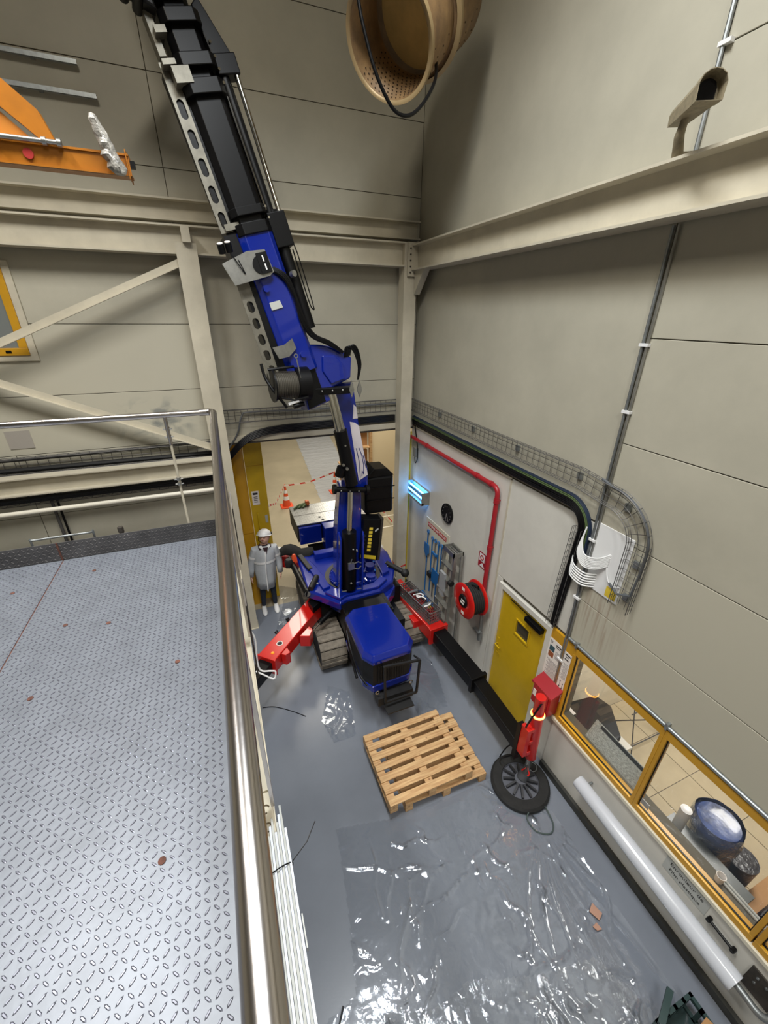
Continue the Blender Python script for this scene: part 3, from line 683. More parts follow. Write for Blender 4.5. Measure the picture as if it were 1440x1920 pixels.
# insect lamp
il = thing('insect_lamp', 'wall lamp with glowing blue tubes high beside the corner column', 'lamp', (WX, 6.45, 2.3))
b = MB(); b.box(WX - 0.16, WX - 0.0, 6.08, 6.10, 2.32, 2.56); b.box(WX - 0.16, WX, 6.80, 6.82, 2.32, 2.56); b.box(WX - 0.17, WX - 0.12, 6.08, 6.82, 2.31, 2.36)
b.box(WX - 0.02, WX - 0.002, 6.10, 6.80, 2.32, 2.56); b.build('housing', alu_m, il)
for (dx, z) in ((0.07, 2.50), (0.12, 2.43)): MB().cyl((WX - dx, 6.12, z), (WX - dx, 6.78, z), 0.016, n=10).build('lamp_tube', uv_m, il)
# cleaning tool board
tbd = thing('tool_board', 'tall pale board with a red title strip carrying the blue cleaning tools', 'board', (WX, 5.7, 0.4))
MB().box(WX - 0.012, WX - 0.001, 5.27, 6.13, 0.30, 2.06).build('panel', mat('pale_panel', (204, 198, 178), 0.5), tbd)
MB().box(WX - 0.015, WX - 0.012, 5.36, 6.05, 1.90, 1.985).build('title_strip', redlabel_m, tbd)
text('title', 'MATERIEL NETTOYAGE', 0.062, (WX - 0.016, 5.705, 1.942), (0, -1, 0), (0, 0, 1), paper_m, tbd)
def longtool(y, ztop, zbot, head, label):
    t = thing(head, label, 'cleaning tool', (WX - 0.05, y, zbot))
    MB().cyl((WX - 0.04, y, zbot), (WX - 0.04, y, ztop), 0.012, n=8).build('handle', toolblue_m if head != 'squeegee' else alu_m, t)
    MB().torus((WX - 0.04, y, ztop + 0.03), (1, 0, 0), 0.035, 0.01, 12, 6).build('grip', toolblue_m, t)
    MB().cyl((WX - 0.012, y, ztop + 0.055), (WX - 0.06, y, ztop + 0.055), 0.006, n=6).build('hook', alu_m, t)
    return t
t = longtool(5.98, 1.78, 0.45, 'shovel', 'blue shovel hanging leftmost on the tool board, blade upward')
MB().prism([(WX - 0.06, 6.06, 1.55), (WX - 0.06, 6.08, 1.38), (WX - 0.06, 5.98, 1.24), (WX - 0.06, 5.88, 1.38), (WX - 0.06, 5.90, 1.55)], (0.012, 0, 0)).build('blade', toolblue_m, t)
t = longtool(5.80, 1.72, 0.55, 'brush', 'blue long-handled brush hanging second from the left on the tool board')
MB().box(WX - 0.08, WX - 0.02, 5.74, 5.86, 0.9, 1.0).build('head', blackmatt_m, t)
t = longtool(5.68, 1.73, 0.5, 'squeegee', 'squeegee with pale handle in the middle of the tool board')
MB().box(WX - 0.06, WX - 0.03, 5.60, 5.76, 1.45, 1.5).build('head', toolblue_m, t)
t = longtool(5.56, 1.74, 0.5, 'scoop', 'blue scoop with a wide square blade hanging low on the right of the tool board')
MB().fbox((WX - 0.06, 5.46, 0.86), (0, 0.26, 0), (0, 0, 0.30), (0.015, 0, 0)).build('blade', toolblue_m, t)
t = longtool(5.45, 1.74, 0.42, 'broom', 'blue broom stick hanging rightmost on the tool board')
MB().box(WX - 0.07, WX - 0.03, 5.38, 5.52, 0.36, 0.42).build('head', toolblue_m, t)
MB().box(WX - 0.10, WX - 0.02, 5.55, 6.1, 0.30, 0.36).build('bottom_tray', toolblue_m, tbd)
# step ladder folded against the wall
ld = thing('step_ladder', 'aluminium step ladder leaning folded on the wall behind the hose reel', 'ladder', (3.1, 4.95, 0))
for y, yb in ((4.74, 4.66), (5.06, 5.14)):
    MB().beam((3.02, yb, 0.0), (3.16, y, 2.0), 0.025, 0.06, (1, 0, 0)).build('stile', alu_m, ld)
    MB().beam((3.26, yb, 0.0), (3.28, y, 2.0), 0.025, 0.04, (1, 0, 0)).build('rear_stile', alu_m, ld)
for k in range(7):
    z = 0.25 + k * 0.25; x = 3.02 + 0.14 * z / 2; w = 0.24 - 0.04 * z
    MB().box(x - 0.05, x + 0.05, 4.9 - w, 4.9 + w, z - 0.012, z + 0.012).build('step', alu_m, ld)
b = MB(); b.box(3.12, 3.31, 4.73, 4.75, 1.98, 2.06); b.box(3.12, 3.31, 5.05, 5.07, 1.98, 2.06); b.box(3.12, 3.14, 4.73, 5.07, 1.98, 2.06); b.box(3.29, 3.31, 4.73, 5.07, 1.98, 2.06)
for k in range(3): b.box(3.16 + k * 0.045, 3.185 + k * 0.045, 4.75, 5.05, 2.0, 2.015)
b.build('top_tray', alu_m, ld)
MB().box(3.06, 3.10, 4.86, 5.02, 1.15, 1.6).build('guide_sheet', mat('grey_sheet', (150, 152, 156), 0.5), ld)
MB().cyl((3.1, 4.75, 1.52), (3.1, 4.68, 1.52), 0.05, n=12).build('hinge', blackmatt_m, ld)

# posters, red cabinet
po = thing('poster', 'white safety poster with small pictures beside the yellow door, left of the conduit', 'poster', (WX - 0.02, 2.67, 1.35))
MB().box(WX - 0.024, WX - 0.021, 2.57, 2.77, 1.38, 1.98).build('sheet', paper_m, po)
b = MB()
for k in range(14): b.box(WX - 0.0255, WX - 0.024, 2.585, 2.75 - (k % 3) * 0.02, 1.66 - k * 0.019, 1.668 - k * 0.019)
for k in range(6): b.box(WX - 0.0255, WX - 0.024, 2.585, 2.65, 1.84 - k * 0.02, 1.848 - k * 0.02)
b.build('print', greyink_m, po)
MB().box(WX - 0.0255, WX - 0.024, 2.67, 2.75, 1.80, 1.88).build('picture', mat('print_teal', (52, 82, 92), 0.7), po)
MB().box(WX - 0.0255, WX - 0.024, 2.67, 2.75, 1.71, 1.79).build('picture', mat('print_brown', (150, 84, 48), 0.7), po)
b = MB(); b.box(WX - 0.0255, WX - 0.024, 2.58, 2.66, 1.925, 1.94); b.box(WX - 0.0255, WX - 0.024, 2.59, 2.66, 1.90, 1.91); b.build('heading', ink_m, po)
MB().torus((WX - 0.0255, 2.735, 1.94), (1, 0, 0), 0.016, 0.004, 14, 5).build('round_mark', greyink_m, po)
po = thing('poster', 'white notice with a small diagram, right of the conduit', 'poster', (WX - 0.02, 2.45, 1.35))
MB().box(WX - 0.024, WX - 0.021, 2.425, 2.53, 1.22, 1.97).build('sheet', paper_m, po)
b = MB()
for k in range(13): b.box(WX - 0.0255, WX - 0.024, 2.435, 2.515 - (k % 3) * 0.01, 1.80 - k * 0.019, 1.807 - k * 0.019)
b.build('print', greyink_m, po)
b = MB(); b.box(WX - 0.0255, WX - 0.024, 2.435, 2.515, 1.93, 1.945); b.box(WX - 0.0255, WX - 0.024, 2.46, 2.50, 1.90, 1.91); b.box(WX - 0.0255, WX - 0.024, 2.45, 2.51, 1.86, 1.875)
for (y, z) in ((2.45, 1.5), (2.49, 1.52), (2.45, 1.43), (2.49, 1.44), (2.47, 1.35), (2.50, 1.30)): b.box(WX - 0.0255, WX - 0.024, y - 0.006, y + 0.006, z - 0.01, z + 0.01)
b.box(WX - 0.0255, WX - 0.024, 2.449, 2.452, 1.3, 1.5); b.box(WX - 0.0255, WX - 0.024, 2.489, 2.492, 1.3, 1.52); b.build('diagram', ink_m, po)
rc = thing('red_cabinet', 'red wall cabinet under the posters beside the window frame', 'cabinet', (WX - 0.1, 2.58, 0.95))
MB().box(WX - 0.17, WX - 0.021, 2.43, 2.73, 1.0, 1.34).build('body', darkred_m, rc, bevel=0.01)
MB().prism([(WX - 0.19, 2.41, 1.34), (WX - 0.19, 2.75, 1.34), (WX - 0.021, 2.75, 1.42), (WX - 0.021, 2.41, 1.42)], (0, 0, -0.03)).build('lid', darkred_m, rc)
MB().box(WX - 0.19, WX - 0.17, 2.46, 2.70, 1.03, 1.30).build('front_door', darkred_m, rc, bevel=0.005)
for (y, z, w, h_) in ((2.67, 1.20, 0.05, 0.10), (2.58, 1.18, 0.09, 0.06), (2.50, 1.15, 0.03, 0.03)): MB().box(WX - 0.194, WX - 0.19, y - w / 2, y + w / 2, z - h_ / 2, z + h_ / 2).build('sticker', paper_m, rc)

# film roll on the low wall
fr_ = thing('film_roll', 'long white roll of plastic film on a holder along the low wall under the windows', 'film roll', (3.2, 1.0, 0.55))
MB().lathe((3.20, 0.13, 0.60), (0, 1.70, 0.06), [(0.03, 0), (0.082, 0), (0.086, 0.02), (0.076, 1.68), (0.072, 1.70), (0.03, 1.70)], 40).build('film', roll_m, fr_)
MB().tube(sp([(3.20, 0.3, 0.60), (3.20, 0.08, 0.60), (3.20, -0.02, 0.59), (3.24, -0.08, 0.58), (3.33, -0.1, 0.58)]), 0.028, 12).build('core_pipe', galv_m, fr_)
MB().box(3.325, 3.339, -0.06, 0.14, 0.50, 0.78).build('wall_plate', dirty_m, fr_)
for (y, z) in ((0.08, 0.72), (0.08, 0.64), (0.02, 0.72)): MB().cyl((3.325, y, z), (3.315, y, z), 0.01, n=6).build('bolt', galv_m, fr_)
b = MB(); b.cyl((3.20, 1.75, 0.66), (3.335, 1.75, 0.66), 0.012, n=8); b.build('far_bracket', galv_m, fr_)
kh = MB(); kh.cyl((3.31, 0.47, 0.74), (3.31, 0.24, 0.72), 0.012, n=8)
for y, z in ((0.46, 0.74), (0.26, 0.72)): kh.cyl((3.339, y, z), (3.29, y, z), 0.018, n=8)
tag(kh.build('cutter_bar', black_m), 'short black bar on the low wall above the near end of the film roll', 'bar')
lb = thing('wall_notice', 'grey printed notice stuck on the low wall above the film roll', 'notice', (3.34, 0.72, 0.7))
MB().box(3.336, 3.3395, 0.50, 0.90, 0.68, 0.86).build('sheet', greylab_m, lb)
text('lettering', 'Enrouleur de', 0.058, (3.3355, 0.70, 0.81), (0, -1, 0), (0, 0, 1), ink_m, lb)
text('lettering', 'Film plastique', 0.052, (3.3355, 0.70, 0.735), (0, -1, 0), (0, 0, 1), ink_m, lb)

# wall camera on the beam
cv = thing('wall_camera', 'dusty cream security camera housing standing on the right-hand beam', 'camera', (3.2, 2.48, 6.47))
a = V((3.12, 2.60, 6.70)); d = V((-0.30, -0.52, 0.02)); d.normalize(); s_ = d.cross(V((0, 0, 1))).normalized(); u_ = s_.cross(d)
def oct_ring(c, w, h): return [c + s_ * x * w + u_ * z * h for x, z in ((-.5, -.5), (.5, -.5), (.52, 0.1), (.42, .34), (.22, .48), (0, .53), (-.22, .48), (-.42, .34), (-.52, .1))]
MB().loft([oct_ring(a, 0.10, 0.10), oct_ring(a + d * 0.33, 0.13, 0.13)], smooth=False).build('housing', camera_m, cv)
e_ = a + d * 0.33
MB().loft([oct_ring(e_, 0.13, 0.13), oct_ring(e_ + d * 0.07, 0.14, 0.135)], smooth=False, caps=False).build('hood', camera_m, cv, solid=0.004)
MB().loft([oct_ring(e_ + d * 0.001, 0.10, 0.10), oct_ring(e_ + d * 0.008, 0.10, 0.10)], smooth=False).build('lens_window', lens_m, cv)
MB().tube([a + d * 0.13 - u_ * 0.05, a + d * 0.10 - u_ * 0.13, V((3.16, 2.56, 6.48))], [0.022, 0.03, 0.036], 10).build('bracket', camera_m, cv)
MB().tube(sp([V((3.16, 2.56, 6.50)), V((3.24, 2.50, 6.50)), V((3.34, 2.42, 6.53))]), 0.02, 8).build('arm', camera_m, cv)

# office contents
bg = thing('black_suitcase', 'black covered case with a white label, standing behind the first office window', 'case', (3.9, 2.3, 0.42))
MB().prism([(3.62, 2.70, 0.72), (4.30, 2.62, 0.72), (4.36, 2.40, 0.72), (4.10, 2.02, 0.72), (3.96, 2.0, 0.72), (3.62, 2.25, 0.72)], (0, 0, -0.30)).build('body', blackmatt_m, bg, bevel=0.03)
MB().box(3.68, 3.80, 2.48, 2.60, 0.721, 0.727).build('label_tag', paper_m, bg)
tbl = thing('bench', 'low white bench below the first office window carrying the black case', 'bench', (3.9, 2.3, 0))
MB().box(3.58, 4.35, 1.98, 2.75, 0.38, 0.42).build('desk_top', white_board, tbl)
for x, y in ((3.62, 2.02), (4.31, 2.02), (3.62, 2.71), (4.31, 2.71)): MB().box(x - 0.02, x + 0.02, y - 0.02, y + 0.02, 0, 0.38).build('leg', galv_m, tbl)
bx = thing('trunking_box', 'cream trunking box fixed at the far end wall behind the first window', 'box', (3.7, 2.7, 1.2))
MB().box(3.58, 3.95, 2.66, 2.775, 1.06, 1.22).build('body', office_m, bx, bevel=0.01)
MB().cyl((3.93, 2.74, 1.2), (4.05, 2.74, 2.6), 0.018, n=8).build('pipe', greylab_m, bx)
pls = thing('plan_sheet', 'printed glass-like plan sheet leaning inside the first office window', 'sheet', (3.45, 1.75, 1.0))
MB().fbox((3.47, 2.08, 0.99), (0, -0.68, 0), (0.12, 0.0, 0.22), (0.004, 0, -0.002)).build('sheet', mat('greenish_print', (226, 232, 226), 0.4, var=0.4, vscale=20, stretch=(1, 2.0, 7)), pls)
MB().fbox((3.565, 2.0, 1.17), (0, -0.60, 0), (0.018, 0, 0.033), (0.002, 0, -0.001)).build('dark_heading', mat('dark_print', (66, 70, 68), 0.5, var=0.5, vscale=60), pls)
st = thing('folding_stand', 'thin grey folding wire stand on the office floor behind the black case', 'stand', (4.9, 2.3, 0))
for (p, q) in (((4.5, 2.0, 0), (5.0, 2.6, 1.0)), ((5.3, 2.0, 0), (5.0, 2.6, 1.0)), ((4.7, 2.6, 0), (4.7, 1.9, 0.9)), ((4.55, 2.1, 0.15), (5.25, 2.1, 0.15)), ((4.7, 2.3, 0.5), (5.15, 2.3, 0.5)), ((5.3, 2.6, 0), (5.3, 1.9, 0.9)), ((4.7, 1.95, 0.85), (5.3, 1.95, 0.85))):
    MB().cyl(p, q, 0.008, n=6).build('rod', wire_m, st)
dsk = thing('worktop', 'dark grey worktop unit below the second office window', 'worktop', (3.7, 0.8, 0))
MB().box(3.575, 3.84, 0.40, 1.16, 0.72, 0.76).build('top', mat('dark_grey_top', (62, 68, 66), 0.35), dsk)
MB().box(3.58, 3.80, 0.43, 1.12, 0.0, 0.72).build('carcass', blackmatt_m, dsk)
br = thing('barrel', 'blue drum wrapped in shiny clear plastic behind the second office window', 'drum', (4.02, 0.92, 0))
pr_ = []
for (r, z) in ((0.20, 0.0), (0.215, 0.05), (0.205, 0.3), (0.22, 0.32), (0.205, 0.36), (0.205, 0.6), (0.22, 0.62), (0.205, 0.66), (0.21, 0.88), (0.185, 0.92), (0.12, 0.90), (0.0, 0.905)): pr_.append((r, z))
MB().lathe((4.06, 0.90, 0.0), (0, 0, 1), pr_, 36).build('drum_body', barrel_m, br)
rw_ = random.Random(5); rings = []
for i in range(9):
    z = 0.35 + i * 0.075; rings.append([V((4.06 + math.cos(2 * PI * k / 28) * (0.228 - 0.02 * (i == 8) + rw_.uniform(-.008, .01)), 0.90 + math.sin(2 * PI * k / 28) * (0.228 - 0.02 * (i == 8) + rw_.uniform(-.008, .01)), z)) for k in range(28)])
MB().loft(rings, caps=False).build('plastic_wrap', film_mat('drum_wrap_film', 3.0, 0.06, haze=0.08, bumps=0.9, bscale=14), br)
MB().cyl((4.25, 0.66, 0.0), (4.25, 0.66, 0.55), 0.12, 0.14, n=14).build('crumpled_bag', mat('black_bag', (34, 32, 36), 0.3, bump=0.8, bscale=20), br)
tw = MB(); tw.cyl((3.74, 1.06, 0.76), (3.74, 1.06, 1.06), 0.05, n=20); tw.cyl((3.74, 1.06, 1.06), (3.74, 1.06, 1.07), 0.048, 0.03, n=20)
tag(tw.build('white_canister', white_p), 'tall white canister on the dark worktop beside the blue drum', 'canister')
cp = MB(); cp.lathe((3.50, 0.56, 1.0), (0, 0, 1), [(0.0, 0), (0.03, 0), (0.036, 0.09), (0.033, 0.09), (0.028, 0.004), (0, 0.004)], 18)
wb = thing('window_ledge', 'white inner ledge below the second office window with clear tubes lying on it', 'ledge', (3.5, 0.6, 0.9))
MB().box(3.385, 3.56, -0.9, 0.95, 0.93, 0.96).build('ledge_board', white_p, wb)
for dx in (0.0, 0.03): MB().cyl((3.52 + dx, 0.60, 0.975), (3.50 + dx, -0.6, 0.975), 0.012, n=8).build('tube', greylab_m, wb)
tag(MB().lathe((3.50, 0.58, 0.962), (0, 0, 1), [(0.0, 0), (0.03, 0), (0.038, 0.09), (0.034, 0.09), (0.028, 0.004), (0, 0.004)], 18).build('paper_cup', paper_m), 'paper cup on the inner ledge of the second office window', 'cup')
tag(MB().box(3.95, 4.5, -0.35, 0.35, 0, 0.5).build('dark_bag', mat('dark_wrapped_goods', (46, 44, 48), 0.35, bump=0.7, bscale=18, var=0.5, vscale=10), bevel=0.06), 'dark wrapped goods on the office floor at the near end', 'bag')
tag(MB().box(3.9, 4.9, 0.36, 0.50, 0, 0.3).build('wooden_plank', card_m), 'pale wooden plank on edge on the office floor beside the dark goods', 'plank')
tag(MB().box(3.365, 3.368, 1.20, 1.28, 1.06, 1.13).build('window_sticker', paper_m), 'small white sticker in the lower corner of the second office window', 'sticker')

# ================================================================== PLATFORM
PZ = 3.78; PX = -0.19; PY = 3.37
pf = thing('platform_deck', 'raised deck of galvanised diamond tread plate in the foreground', 'platform', (-1.5, 1.5, PZ - 0.3))
for (x0, x1) in ((-1.30 + 0.004, PX), (-2.9, -1.30 - 0.004), (-4.4, -2.908)):
    MB().box(x0, x1, -1.2, PY - 0.003, PZ - 0.006, PZ).build('deck_plate', plate_m, pf)
MB().box(-1.306, -1.294, -1.2, PY, PZ - 0.02, PZ - 0.004).build('joint', rust_m, pf)
def lozenges(x0, x1, y0, y1, pitch, L, W, H, fn):
    vs = []; fs = []
    i = 0; x = x0
    while x < x1:
        j = 0; y = y0
        while y < y1:
            a = PI / 4 if (i + j) % 2 else -PI / 4
            ca, sa = math.cos(a), math.sin(a)
            k = len(vs)
            for (u, w, h) in ((-L / 2, 0, 0), (-L / 4, -W / 2 * .8, 0), (L / 4, -W / 2 * .8, 0), (L / 2, 0, 0), (L / 4, W / 2 * .8, 0), (-L / 4, W / 2 * .8, 0),
                              (-L / 4, -W / 5, H), (L / 4, -W / 5, H), (L / 4, W / 5, H), (-L / 4, W / 5, H)):
                vs.append(fn(x + u * ca - w * sa, y + u * sa + w * ca, h))
            fs += [[k + q for q in f] for f in ((0, 1, 6), (1, 2, 7, 6), (2, 3, 7), (3, 4, 8), (4, 5, 9, 8), (5, 0, 9), (6, 7, 8, 9), (0, 6, 9), (3, 8, 7))]
            y += pitch; j += 1
        x += pitch; i += 1
    return vs, fs
vs, fs = lozenges(-2.45, PX - 0.01, 0.0, PY - 0.02, 0.0285, 0.027, 0.0095, 0.0022, lambda x, y, h: V((x, y, PZ + h)))
tag(MB().add(vs, fs).build('tread_pattern', loz_m, pf), kind='stuff')
b = MB()
for (x, y) in ((-0.43, 0.97), (-0.43, 1.94), (-1.09, 1.94), (-1.08, 2.5), (-0.84, 2.43), (-1.05, 3.12), (-1.5, 3.0), (-1.7, 2.0)):
    MB().cyl((x, y, PZ - 0.001), (x, y, PZ + 0.0035), 0.013, n=12).build('screw_head', rust_m, pf)
b = MB(); b.box(-4.4, PX + 0.06, -1.2, PY, PZ - 0.30, PZ - 0.28); b.box(-4.4, PX + 0.0, PY - 0.02, PY, PZ - 0.3, PZ - 0.006)
b.build('under_frame', steel_m, pf)
# toe board at the far edge
tbx = thing('toe_board', 'dull steel tread-plate toe board along the far edge of the deck', 'toe board', (-1.5, PY, PZ))
MB().box(-1.302, PX + 0.01, PY, PY + 0.006, PZ - 0.02, PZ + 0.15).build('plate', toe_m, tbx)
MB().box(-4.4, -1.308, PY, PY + 0.006, PZ - 0.02, PZ + 0.15).build('plate', toe_m, tbx)
MB().box(-1.311, -1.299, PY - 0.004, PY + 0.002, PZ - 0.0, PZ + 0.15).build('joint', rust_m, tbx)
vs, fs = lozenges(-2.6, PX, 0.012, 0.145, 0.0285, 0.027, 0.010, 0.004, lambda x, y, h: V((x, PY - h - 0.0002, PZ + y)))
tag(MB().add(vs, fs).build('tread_pattern', toe_m, tbx), kind='stuff')
# edge channel under the deck with bundle of profiles
ec = thing('edge_channel', 'cream steel edge channel under the handrail along the deck side', 'beam', (-0.12, 1, 3.4))
b = MB(); b.box(-0.125, -0.05, -1.2, 3.3, 3.40, 3.412); b.box(-0.132, -0.125, -1.2, 3.3, 3.40, 3.50); b.box(-0.056, -0.05, -1.2, 3.3, 3.40, 3.43)
b.build('channel', steel_m, ec)
b = MB(); b.box(-0.19, -0.132, -1.2, 3.38, 3.30, 3.76); b.build('side_plate', dirty_m, ec)
MB().box(-0.125, -0.055, 1.30, 1.312, 3.412, 3.425).build('weld_strip', steel_m, ec)
for y in (1.22, 1.14): MB().torus((-0.09, y, 3.416), (0, 0, 1), 0.018, 0.003, 12, 5, a0=0.4, a1=PI * 1.6).build('stamp', mat('stamp_mark', (96, 84, 64), 0.8) if y == 1.22 else bpy.data.materials['stamp_mark'], ec)
pb = thing('profile_bundle', 'bundle of long white plastic profiles tied with a black cable tie below the handrail', 'profiles', (-0.07, 0.5, 3.42))
for k in range(9):
    x = -0.105 + k * 0.0105; y1 = 1.05 + (k % 4) * 0.035 + (k > 3) * 0.04
    MB().box(x, x + 0.009, -1.2, y1, 3.425 + (k % 2) * 0.006, 3.445 + (k % 3) * 0.005).build('profile', (mat('bluish_white_profile', (205, 212, 224), 0.4) if k == 0 else bpy.data.materials['bluish_white_profile'] if k % 2 == 0 else greylab_m), pb)
b = MB(); b.tube(sp([(-0.108, 0.93, 3.43), (-0.10, 0.94, 3.457), (-0.05, 0.95, 3.462), (-0.012, 0.955, 3.45), (-0.01, 0.955, 3.425)]), 0.0025, 6)
b.tube([(-0.012, 0.955, 3.452), (0.06, 0.99, 3.48), (0.11, 1.05, 3.49)], 0.0022, 6)
b.build('cable_tie', black_m, pb)
MB().box(-0.008, -0.003, 0.68, 0.78, 3.42, 3.45).build('sticker', greylab_m, pb)

# ================================================================== HANDRAIL
hrz = 4.833
ra = thing('handrail', 'brushed stainless handrail running away along the deck edge and turning left at the corner', 'handrail', (-0.054, 3.3, PZ))
MB().cyl((-0.054, -1.2, hrz), (-0.054, 3.30, hrz), 0.0242, n=40, caps=False).build('top_rail', inox_m, ra)
MB().cyl((-0.085, 3.345, hrz), (-4.4, 3.345, hrz), 0.0215, n=28, caps=False).build('top_rail', inox_m, ra)
b = MB(); b.tube([(-0.054, 3.24, hrz), (-0.054, 3.30, hrz)] + arc((-0.099, 3.30, hrz), 0.045, 0, PI / 2, (1, 0, 0), (0, 1, 0), 6) + [(-0.15, 3.345, hrz)], 0.0255, 20)
b.build('corner_elbow', inox_m, ra)
for k, y in enumerate((3.22, 2.35, 1.2)):
    b = MB(); b.box(-0.062, -0.046, y - 0.03, y + 0.03, 3.5, hrz - 0.02); b.build('post', inox_m, ra)
for y in (2.62, 1.55):
    b = MB(); b.prism([(-0.03, y, 3.9), (-0.03, y + 0.2, 3.9), (-0.03, y + 0.22, 4.3), (-0.03, y + 0.10, 4.42), (-0.03, y, 4.34)], (0.006, 0, 0)); b.build('side_plate', dirty_m, ra)
lp = thing('rail_post', 'thin cream post with two clamps below the left handrail', 'post', (-0.39, 3.39, 3.4))
MB().cyl((-0.39, 3.39, 3.5), (-0.39, 3.39, 4.81), 0.009, n=10).build('rod', steel_m, lp)
for z in (4.72, 4.66, 4.32, 4.28):
    b = MB(); b.cyl((-0.39, 3.39, z - 0.012), (-0.39, 3.39, z + 0.012), 0.016, n=10); b.cyl((-0.42, 3.385, z), (-0.36, 3.385, z), 0.005, n=6); b.build('clamp', alu_m, lp)
MB().cyl((-0.39, 3.39, 4.6), (-0.39, 3.375, 4.82), 0.013, n=10).build('upper_sleeve', inox_m, lp)
lg = MB(); lg.tube(sp([(-1.47, 3.42, 3.5), (-1.47, 3.42, 3.93), (-1.44, 3.42, 3.955), (-1.10, 3.42, 3.955), (-1.07, 3.42, 3.94), (-1.07, 3.42, 3.5)]), 0.008, 8)
tag(lg.build('ladder_rail', galv_m), 'bent steel ladder rail just beyond the toe board', 'rail')
bt = MB(); bt.cyl((-0.88, 3.40, 3.7), (-0.88, 3.40, 3.965), 0.018, n=10); bt.cyl((-0.88, 3.40, 3.93), (-0.88, 3.40, 3.975), 0.022, n=6)
tag(bt.build('post_stub', dirty_m), 'short dark steel stub sticking up behind the toe board', 'post')

# ================================================================== HOIST (top left)
ho = thing('jib_hoist', 'yellow jib hoist arm reaching in from the left above the platform', 'hoist', (-2, 4, 6.2))
b = MB(); b.box(-2.8, -0.32, 3.94, 4.06, 6.35, 6.362); b.box(-2.8, -0.32, 3.94, 4.06, 6.46, 6.472); b.box(-2.8, -0.32, 3.95, 3.958, 6.35, 6.47)
b.build('jib_rail', hoist_m, ho)
MB().box(-0.32, -0.29, 3.96, 4.0, 6.40, 6.44).build('end_stop', black_m, ho)
MB().box(-0.335, -0.33, 3.92, 4.08, 6.33, 6.49).build('end_plate', hoist_m, ho)
MB().prism([(-2.2, 3.96, 7.30), (-0.94, 3.96, 6.78), (-0.78, 3.96, 6.64), (-0.73, 3.96, 6.50), (-0.80, 3.96, 6.49), (-0.98, 3.96, 6.64), (-2.2, 3.96, 7.15)], (0, 0.08, 0)).build('support_arm', hoist_m, ho)
MB().prism([(-2.2, 3.99, 7.1), (-0.99, 3.99, 6.62), (-0.86, 3.99, 6.50), (-2.2, 3.99, 6.50)], (0, 0.02, 0)).build('gusset', mat('gusset_orange', (190, 122, 44), 0.4), ho)
MB().cyl((-1.6, 3.92, 6.475), (-0.70, 3.92, 6.478), 0.014, n=10).build('conduit', alu_m, ho)
for x in (-0.78, -0.70, -1.04): MB().cyl((x - 0.012, 3.92, 6.477), (x + 0.012, 3.92, 6.477), 0.024, n=10).build('coupling', alu_m, ho)
MB().cyl((-0.89, 3.938, 6.41), (-0.89, 3.947, 6.41), 0.028, n=20).build('red_reflector', redlabel_m, ho)
pw = MB(); rr = random.Random(2); rings = []
for i, (x, z, r) in enumerate(((-0.475, 6.64, 0.015), (-0.47, 6.61, 0.03), (-0.46, 6.585, 0.028), (-0.45, 6.55, 0.04), (-0.44, 6.52, 0.034), (-0.43, 6.49, 0.046), (-0.42, 6.46, 0.04), (-0.42, 6.43, 0.052), (-0.40, 6.40, 0.044), (-0.395, 6.37, 0.05), (-0.385, 6.34, 0.034))):
    rings.append([V((x + math.cos(2 * PI * k / 16) * r * rr.uniform(.8, 1.2), 3.88 + math.sin(2 * PI * k / 16) * r * rr.uniform(.8, 1.2), z)) for k in range(16)])
pw.loft(rings)
tag(pw.build('wrapped_hook', mat('crumpled_wrap', (168, 164, 156), 0.3, var=0.45, vscale=25, bump=0.8, bscale=40)), 'bundle in crumpled clear plastic hanging on the end of the yellow jib', 'wrapping')

# ================================================================== AIR DUCT
du = thing('air_duct', 'large dusty perforated air duct at the top, in front of the wall corner', 'duct', (2.6, 5.2, 7.6))
ax = V((0.67, 0.43, 0.61)).normalized(); c0 = V((1.93, 4.8, 7.74)); RD = 0.41
MB().lathe(c0, ax, [(RD - 0.005, 0.0), (RD + 0.03, -0.01), (RD + 0.035, 0.03), (RD, 0.05)], 56).build('rim', ductrim_m, du, solid=0.006)
MB().lathe(c0, ax, [(RD, 0.0), (RD, 0.52), (RD + 0.04, 0.54), (RD + 0.04, 1.1)], 56).build('tube_body', brass_m, du, solid=0.008)
MB().lathe(c0, ax, [(RD + 0.04, 0.50), (RD + 0.075, 0.52), (RD + 0.075, 0.56), (RD + 0.04, 0.58)], 56).build('flange', ductrim_m, du)
MB().lathe(c0, ax, [(0.0, 0.62), (RD - 0.01, 0.62)], 40).build('inner_baffle', mat('lit_ochre_lining', (246, 206, 124), 0.6, var=0.12, vscale=3), du)  # lit look of the duct interior is put into this bright ochre
a_, b_, _ = frame_from(ax); b = MB(); low = -math.pi / 2
def dirn(t): return a_ * math.cos(t) + b_ * math.sin(t)
tl_ = min((dirn(k * 0.05).z, k * 0.05) for k in range(126))[1]
for k in range(-9, 22):
    for j in range(9):
        if (k + j) % 2: continue
        t = tl_ + k * 0.06; h = 0.03 + j * 0.055
        n_ = dirn(t); p = c0 + ax * h + n_ * (RD - 0.014)
        b.cyl(p, p - n_ * 0.003, 0.007, n=6)
for k in range(-10, 16):
    for j in range(11):
        if (k + j) % 3: continue
        t = tl_ + k * 0.11; h = 0.04 + j * 0.095; rr_ = RD + 0.001 if h < 0.5 else RD + 0.041
        n_ = dirn(t); p = c0 + ax * h + n_ * rr_; b.cyl(p, p + n_ * 0.003, 0.007, n=6)
tag(b.build('perforation', ducthole_m, du), kind='stuff')
